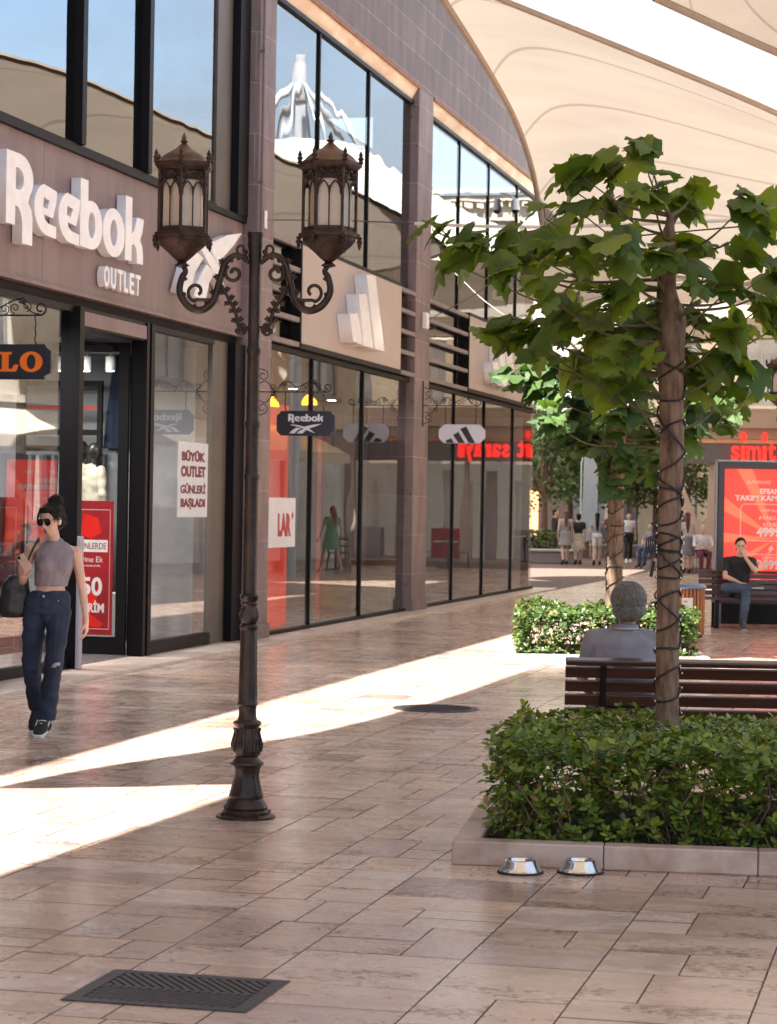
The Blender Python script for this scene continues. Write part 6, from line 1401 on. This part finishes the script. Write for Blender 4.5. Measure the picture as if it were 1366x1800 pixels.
for i, (px, Y, h, r, lab) in enumerate(((955, 80, 5.6, 2.0, 'far leafy tree at the end of the shop windows'), (1000, 84, 5.8, 2.2, 'far leafy tree behind the trio of women'), (1045, 90, 6.2, 2.2, 'far leafy tree behind the pale banner'), (1120, 86, 5.6, 2.0, 'far leafy tree behind the man in white tee'), (1160, 92, 6.2, 2.4, 'far leafy tree behind the near trunk'), (1205, 90, 6.5, 2.2, 'far leafy tree seen past the curved beige pillar'), (1075, 100, 7.0, 2.8, 'farthest leafy tree between the two trunks'), (925, 95, 6.5, 2.4, 'far leafy tree almost hidden behind the shop corner'), (1030, 81, 5.4, 2.5, 'far leafy tree between the banner and the farther trunk'), (1105, 80.5, 5.2, 2.3, 'far leafy tree just right of the farther trunk'), (1150, 82, 5.6, 2.4, 'far leafy tree left of the near trunk'), (1200, 81, 5.4, 2.1, 'far leafy tree behind the woman in the headscarf'))):
    bg_tree(gx(px, Y), Y, h, r, 40 + i, lab)
bn = empty('banner', (gx(1036, 76), 76, 0), 0, 'tall pale blue grey feather banner beyond the trio of women', 'banner'); q = MB(); q.tube([(-.28, 0, 0), (-.28, 0, 3.2), (-.2, 0, 3.5)], .025, 8); q.build('pole', plain('pale_pole', (.45, .6, .52), .4), bn); q = MB()
q.prism([(-.25, .6), (.26, .75), (.27, 3.05), (.1, 3.35), (-.2, 3.45)], -.012, .012); q.build('flag', plain('pale_flag', (.34, .40, .48), .7), bn)
for i, (px, Y, w_, lab) in enumerate(((955, 72, 2.4, 'low stone seat wall left of the crowd'), (1128, 84, 3.2, 'low stone planter wall behind the man in white tee'))):
    e = empty('stone_bench', (gx(px, Y) - w_ / 2, Y, 0), 0, lab, 'stone bench', 'low stone walls down the street'); q = MB(); q.bbox(0, w_, 0, .6, 0, .36, .02); q.build('body', plain('grey_granite', (.22, .19, .18), .5), e); q = MB(); q.bbox(-.05, w_ + .05, -.05, .65, .362, .44, .02); q.build('top', plain('pale_top_slab', (.42, .39, .38), .45), e)
def box_hedge(px, Y, w_, z, lab, seed):
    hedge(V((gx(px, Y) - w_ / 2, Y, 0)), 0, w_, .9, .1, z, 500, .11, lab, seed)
box_hedge(960, 74, 1.6, .95, 'small round clipped hedge above the low stone seat', 61)
box_hedge(1128, 86, 3.4, 1.0, 'low hedge behind the man in white tee', 62)
# far shops closing the view
FS = empty('shop_row', (-1, 108, 0), 0, 'row of dim shop fronts closing the end of the street', 'building')
q = MB(); q.box(0, 34, 0, 6, 0, 6.2); q.build('wall', mat('far_wall', (.62, .54, .48), (.48, .41, .37), 1, .8), FS)
for i in range(9):
    q = MB(); q.box(.8 + i * 3.6, 3.8 + i * 3.6, -.06, -.005, .2, 3.1); q.build('shop_window', plain('far_pane%d' % (i % 3), ((.10, .11, .14), (.05, .05, .06), (.22, .24, .30))[i % 3], .15), FS)
q = MB(); q.box(0, 34, -.5, -.07, 3.2, 3.9); q.build('fascia', plain('far_fascia', (.12, .10, .11), .5), FS)
WK = empty('kiosk', (gx(955, 92), 92, 0), 0, 'warmly lit shop window at the far left behind the crowd', 'kiosk')
q = MB(); q.box(-1.2, 1.2, 0, 2, 0, 2.9); q.build('wall', plain('kiosk_wall', (.28, .22, .20), .6), WK); q = MB(); q.box(-1.0, -.2, -.03, -.004, .6, 2.4); q.build('lit_window', mat('warm_window', (.75, .42, .20), (.35, .15, .06), 6, .4, emit=(1, .55, .25), es=.5), WK)

# ================================================================== shop contents and posters
def poster(label, parent_loc, rz, w_, z0, z1, lines, mt, tmt, y=-.006, cat='poster', frame=False, logo=None):
    e = empty('poster', parent_loc, rz, label, cat, None); q = MB(); q.box(0, w_, -.004, 0, z0, z1); q.build('sheet', mt, e); s = CH[e.name][-1]
    for (t, x, z, h, wd, bold, m_) in lines:
        me = text_mesh(t, .1, .0008, bold, w=wd, h=h, align='CENTER')
        for v in me.vertices: v.co.x += x; v.co.z += z; v.co.y += y
        mobj('lettering', me, m_ or tmt, s)
    return e, s
M_TXR = plain('wine_print', (.16, .02, .03), .5); M_PW = plain('paper_white', (.62, .64, .66), .6)
# white notice inside the window right of the door (on the glass)
poster('white notice with dark red capitals inside the window right of the open door', fac(5.62, GA - .004, 0), FROT, 1.08, 1.53, 2.39, [('BÜYÜK', .54, 2.17, .13, .86, .006, None), ('OUTLET', .54, 1.99, .13, .90, .006, None), ('GÜNLERİ', .54, 1.80, .13, .92, .004, None), ('BAŞLADI', .54, 1.62, .13, .90, .006, None)], M_PW, M_TXR)
poster('white notice ending in the letters LAR in the window right of the lamp post', fac(8.50, GW - .004, 0), FROT, 1.62, 1.14, 1.78, [('LAR', 1.10, 1.28, .30, .62, .006, None), ('+', 1.48, 1.50, .10, .09, .01, None)], M_PW, plain('red_capitals', (.40, .03, .04), .5))
rp = fempty('display_panel', 'large red display wall inside the window right of the lamp post', 'display panel', s=9.1, w=.62); q = MB(); q.box(0, 2.4, 0, .06, .05, 3.05); q.build('panel', mat('red_panel', (.62, .05, .035), (.5, .035, .03), .7, .4, emit=(.8, .04, .02), es=.14), rp)  # the panel surface itself is given a faint glow, it is no lamp
r2 = fempty('display_panel', 'narrow grey display wall with a red edge inside the middle window', 'display panel', s=14.6, w=.9); q = MB(); q.box(0, 2.2, 0, .06, .05, 3.1); q.build('panel', plain('grey_panel', (.22, .21, .22), .6), r2); q = MB(); q.box(-.3, -.003, 0, .06, .05, 3.1); q.build('red_edge', M_RED, r2)
def sale_lines(w_, zt): return [('ÜRÜNLERDE', w_ * .56, zt - .52, .085, w_ * .62, .0, M_TXR), ('Üzerine Ek', w_ * .52, zt - .66, .075, w_ * .60, .0, None), ('sezon ürünlerinde', w_ * .52, zt - .71, .028, w_ * .5, 0, None), ('%50', w_ * .48, zt - 1.02, .20, w_ * .66, .003, None), ('İNDİRİM', w_ * .50, zt - 1.20, .13, w_ * .70, .004, None), ('SEPETTE', w_ * .36, zt - 1.28, .045, w_ * .30, 0, None)]
def sale_poster(label, loc, rz, w_, z0, z1, k=1.0):
    e, s = poster(label, loc, rz, w_, z0, z1, sale_lines(w_, z1), mat('dark_red_print', (.30, .012, .018), (.20, .008, .012), 2.5, .35), plain('pale_print', (.62, .55, .54), .5))
    q = MB(); q.box(w_ * .22, w_ * .90, -.0052, -.0041, z1 - .55, z1 - .42); q.build('label', plain('pale_label', (.60, .56, .54), .5), s)
    q = MB()
    for a in ((.04, .945, z1 - .10, z1 - .092), (.04, .945, z0 + .06, z0 + .068)): q.box(w_ * a[0], w_ * a[1], -.0055, -.0041, a[2], a[3])
    q.box(w_ * .935, w_ * .945, -.0055, -.0041, z0 + .069, z1 - .101); q.build('outline', plain('pink_line', (.6, .3, .3), .5), s)
    q = MB()      # bright red ribbon figure behind the words
    pts = catmull([(w_ * .62, 0, z1 - .22), (w_ * .52, 0, z1 - .32), (w_ * .70, 0, z1 - .40)], 10); q.prism([(w_ * .45, z1 - .14), (w_ * .72, z1 - .18), (w_ * .78, z1 - .34), (w_ * .60, z1 - .41), (w_ * .40, z1 - .36)], -.0050, -.0041); q.build('ribbon', mat('bright_red_print', (.62, .02, .015), (.5, .015, .012), 3, .3), s); q = MB()
    q.prism([(w_ * .58, z0 + .45), (w_ * .78, z0 + .50), (w_ * .60, z0 + .22), (w_ * .84, z0 + .12), (w_ * .78, z0 + .08), (w_ * .40, z0 + .10), (w_ * .48, z0 + .26)], -.0050, -.0041); q.build('ribbon', mat('bright_red_print', (.62, .02, .015), (.5, .015, .012), 3, .3), s)
    return e
dl = fac(xh, 1.50, 0)      # on the open door leaf, facing the street end
sale_poster('dark red sale poster filling the open glass door leaf behind the walking woman', fac(xh - .008, 1.10, 0), FROT - pi / 2, .62, .26, 1.70)
sale_poster('dark red sale poster inside the window at the left edge behind the woman', fac(-.95, .34, 0), FROT, 2.2, .25, 1.72)
# mannequins
def mannequin(loc, rz, label, topc):
    e = empty('mannequin', loc, rz, label, 'mannequin', 'shop mannequins'); J = standJ(1.78, .03, arm=.0); q = MB(); J['w'] = 1.0; torso(q, J); legs(q, J, .08, .052, .036); arms(q, J); limb(q, V(J['neck']) + V((0, 0, -.05)), V(J['head']) + V((0, .01, -.05)), .05, .05); headm(q, J['head'], (0, -1, 0), (0, 0, 1), .25)
    for s in 'LR': foot(q, J['an' + s], J['toe' + s]); hand(q, J['wr' + s], (0, -.1, -1), (1 if s == 'L' else -1, 0, 0), side=1 if s == 'L' else -1)
    fuse(q, 'body', plain('black_mannequin', (.02, .016, .015), .35), e, .012, 3)
    q = MB(); torso(q, J, 1.03, .25, .95, add=.02)
    for s in 'LR': a, b = V(J['sh' + s]), V(J['el' + s]); limb(q, a, b, .062, .055); limb(q, b, V(J['wr' + s]), .055, .042); limb(q, V(J['neck']).lerp(a, .4) + V((0, 0, -.04)), a, .05, .055)
    q.ball((0, .05, 1.47), .095, .07, .05); fuse(q, 'hoodie', topc, e, .012, 3, .012, 8)
    q = MB(); torso(q, J, 1.0, 0, .33, add=.015); legs(q, J, .09, .07, .06, to=.97); fuse(q, 'trousers', cl((.05, .05, .06)), e, .014, 3, .01)
    q = MB(); q.bbox(-.25, .25, -.25, .25, -.56, -.002, .01); q.build('plinth', M_WHITEM, e); return e
CRM = cl((.60, .52, .42))
def inshop(px, py, w, z=None):
    """point inside the shop at depth w behind the front plane, seen at this pixel"""
    d = ray(px, py); t = ((FA - CP).dot(FN) - w) / d.dot(FN); return CP + d * t
mA = fac(6.6, 1.62, 0); mannequin(V((mA.x, mA.y, .62)), FROT + .9, 'black headed mannequin in cream hooded top nearest the open door', CRM)
mB_ = fac(7.1, 1.98, 0); mannequin(V((mB_.x, mB_.y, .66)), FROT + 1.2, 'black headed mannequin in cream top just behind the first one', cl((.66, .60, .50)))
# clothes rack frame and track lights
gw = inshop(170, 700, 6.2)
rk = empty('clothes_rack', fac(7.5, 2.02, .15), FROT - pi / 2, 'tall black framed clothes rack seen through the open door', 'clothes rack')
q = MB(); q.box(-.9, .16, -.03, .03, 2.95, 3.02); q.box(.10, .16, -.03, .03, .05, 2.949); q.box(-.9, .099, -.02, .02, 2.35, 2.42); q.box(-.9, .099, -.02, .02, 2.15, 2.22); q.build('frame', M_BLACK, rk); q = MB(); q.box(-.9, .099, -.03, .03, 2.66, 2.71); q.build('red_bar', M_RED, rk)
for i in range(9): q = MB(); x = -.80 + i * .1; q.prism([(x - .02, 2.10), (x + .02, 2.10), (x + .045, 1.3), (x - .045, 1.3)], -.2, .2); q.build('garment', cl(((.05, .05, .07), (.20, .20, .22), (.5, .5, .5))[i % 3]), rk)
tl = empty('track_light', fac(6.5, 1.72, 3.34), FROT - pi / 2, 'white ceiling track with cylindrical spotlights seen through the doorway', 'track light')
q = MB(); q.box(-.7, .6, -.02, .02, .10, .14); q.build('track', M_WHITEM, tl)
for x in (-.28, .02, .32): q = MB(); q.lathe([(.055, -.11), (.058, -.10), (.058, .06), (.02, .07), (.012, .10)], 16, c=(x, 0, 0)); q.build('spot', M_WHITEM, tl, sharp=40)
M_GLOW = mat('spot_glow', (1, .95, .85), (1, .95, .85), 5, .5, emit=(1, .93, .82), es=6)
for x in (-.28, .02, .32): q = MB(); q.lathe([(.045, -.112), (.045, -.1105)], 16, c=(x, 0, 0)); q.build('lit_face', M_GLOW, tl)
def shop_light(s, w, z, en, lab):
    e = fempty('ceiling_spot', lab, 'ceiling light', 'round ceiling lights inside the shops', s, w, z); q = MB(); q.lathe([(.09, -.02), (.10, -.01), (.10, .06)], 16); q.build('housing', M_WHITEM, e); q = MB(); q.lathe([(.075, -.026), (.075, -.021)], 16); q.build('lit_face', M_GLOW, e)
    l = bpy.data.lights.new('spot_light', 'AREA'); l.shape = 'DISK'; l.size = .5; l.energy = en; l.color = (1, .95, .9); lo = bpy.data.objects.new('spot_light', l); COL.objects.link(lo); lo.location = (0, 0, -.08); par(lo, e)
for s_, w_, en in ((.8, 1.2, 25), (3.2, 3.2, 70), (5.6, 1.6, 18), (9.8, 1.6, 30), (12.6, 2.4, 6), (15.2, 1.6, 8), (19, 2.0, 2), (22.5, 2.0, 2), (26, 2.0, 2)):
    shop_light(s_, w_, 3.5, en, 'round white ceiling light lit inside the dim shop interior')
bw_ = fempty('wall_panel', 'dark blue hanging panel on the grey wall inside the doorway', 'wall panel', s=0, w=0); pA = fac(7.8, 1.85, 0); bw_.location = (pA.x, pA.y, 0); bw_.rotation_euler = (0, 0, FROT - pi / 2); q = MB(); q.prism([(-.10, 2.35), (.35, 2.35), (.35, 3.5), (.02, 3.5)], -.02, .02); q.build('panel', plain('navy_panel', (.02, .035, .085), .7), bw_)
ig = fempty('partition_wall', 'pale grey partition wall inside the shop behind the mannequins', 'wall'); q = MB(); q.box(2.2, 7.6, 5.2, 5.3, .05, 3.58); q.build('panel', plain('pale_partition', (.40, .40, .43), .8), ig)
sg_ = fempty('security_pedestal', 'pale grey upright security pedestal at the shop door behind the woman', 'pedestal', s=2.10, w=.06); q = MB(); q.bbox(0, .10, 0, .04, .036, 1.35, .012); q.build('panel', plain('pale_pedestal', (.34, .32, .38), .4), sg_)

# ================================================================== small things on the wall, cables
cc = fempty('security_camera', 'small white dome camera high on the window of the farthest bay', 'camera', s=24.9, w=-.05, z=7.45); q = MB(); q.lathe([(.05, .22), (.07, .20), (.07, .10), (.085, .06), (.085, .0)], 16); q.build('housing', M_WHITEM, cc, sharp=40); q = MB(); q.ball((0, 0, 0), .075, n=14, m=10); q.build('dome', M_BLACK, cc, smooth=True); q = MB(); q.tube([(0, 0, .2), (0, .1, .3), (0, .3, .32)], .015, 6); q.build('arm', M_WHITEM, cc)
jb = fempty('junction_box', 'white junction box on the second stone pillar', 'junction box', s=17.1, w=-.06, z=4.55); q = MB(); q.bbox(-.10, .10, -.02, .055, 0, .26, .01); q.build('box', M_WHITEM, jb); q = MB(); q.tube(catmull([(.05, -.03, .0), (.10, -.08, .02), (.2, -.12, .06), (.3, -.18, .04)], 10), .014, 5); q.build('cable', M_BLACK, jb)
hk = fempty('wall_anchor', 'white cable anchor plate on the first stone pillar above the lamp', 'anchor', s=8.05, w=-.004, z=5.08); q = MB(); q.bbox(-.05, .05, -.02, 0, 0, .22, .005); q.build('plate', M_WHITEM, hk)
def cable(label, pts, r, mt, n=24): 
    e = empty('overhead_cable', pts[0], 0, label, 'cable', 'cables strung over the street'); q = MB(); c = catmull(pts, n); q.tube([p - V(pts[0]) for p in c], r, 6); q.build('cable', mt, e); return e, c
c0_ = fac(8.1, -.03, 5.19)
cable('thin cable from the anchor plate across to the big tree', [c0_, pt(545, 387, 27), pt(640, 389, 22), pt(730, 393, 18)], .006, M_WIRE)
ce, cc_ = cable('white sleeved rope light strung across above the trees', [pt(730, 393, 18), pt(830, 397, 17.6), pt(960, 399, 17.2), pt(1120, 394, 16.6), pt(1366, 384, 16)], .014, plain('white_rope', (.8, .8, .78), .4))
cable('thin string of bulbs sagging from the second pillar', [fac(17.1, -.1, 4.7), pt(830, 520, 30), pt(900, 470, 24), pt(1000, 430, 18), pt(1366, 392, 16.2)], .006, M_WIRE)
cable('pale cable sagging behind the tree leaves', [pt(800, 480, 30), pt(860, 535, 29), pt(920, 560, 28), pt(1060, 520, 26), pt(1366, 470, 24)], .005, plain('pale_cable', (.35, .33, .31), .6))

# ================================================================== dry leaves and crumbs on the paving
rr = random.Random(99); q = MB()
for _ in range(150):
    if rr.random() < .55: p = loc_in(P1, prz, rr.uniform(-.6, 2.4), -abs(rr.gauss(0, .22)) - .01)
    else: p = V((rr.uniform(-1.6, 2.2), rr.uniform(8, 22), 0))
    a = rr.uniform(0, 6.28); l = rr.uniform(.006, .022); d = V((cos(a), sin(a), 0)); n_ = V((-d.y, d.x, 0)); z = V((0, 0, .002))
    q.add([p + z, p + d * l * .5 + n_ * l * .3 + z * 3, p + d * l + z * 1.5, p + d * l * .5 - n_ * l * .3 + z * 2], [(0, 1, 2, 3)])
lo_ = q.build('fallen_leaves', leaf_mat('dry_leaf', (.16, .10, .045), (.05, .03, .018), .1, .8)); tag(lo_, 'dry leaf bits scattered on the paving by the near planter', kind='stuff')
# awnings over the shops across the street (mirrored in the lower glass)
for i, (y_, L_) in enumerate(((30, 7), (39, 7), (48, 8))):
    e = empty('awning', (13.0, y_ + L_, 3.0), R(-92), ('cream sloping awning across the street, nearest one', 'cream sloping awning across the street, middle one', 'cream sloping awning across the street, farthest one')[i], 'awning', 'awnings of the shops across the street')
    q = MB(); q.add([(0, 0, .75), (L_, 0, .75), (L_, -1.7, 0), (0, -1.7, 0), (0, 0, .72), (L_, 0, .72), (L_, -1.7, -.03), (0, -1.7, -.03)], [(0, 1, 2, 3), (7, 6, 5, 4), (0, 3, 7, 4), (1, 5, 6, 2), (3, 2, 6, 7)]); q.build('cloth', M_CREAM2, e)
    q = MB(); q.box(0, L_, -1.72, -1.69, -.25, -.031); q.build('valance', M_CREAM2, e)
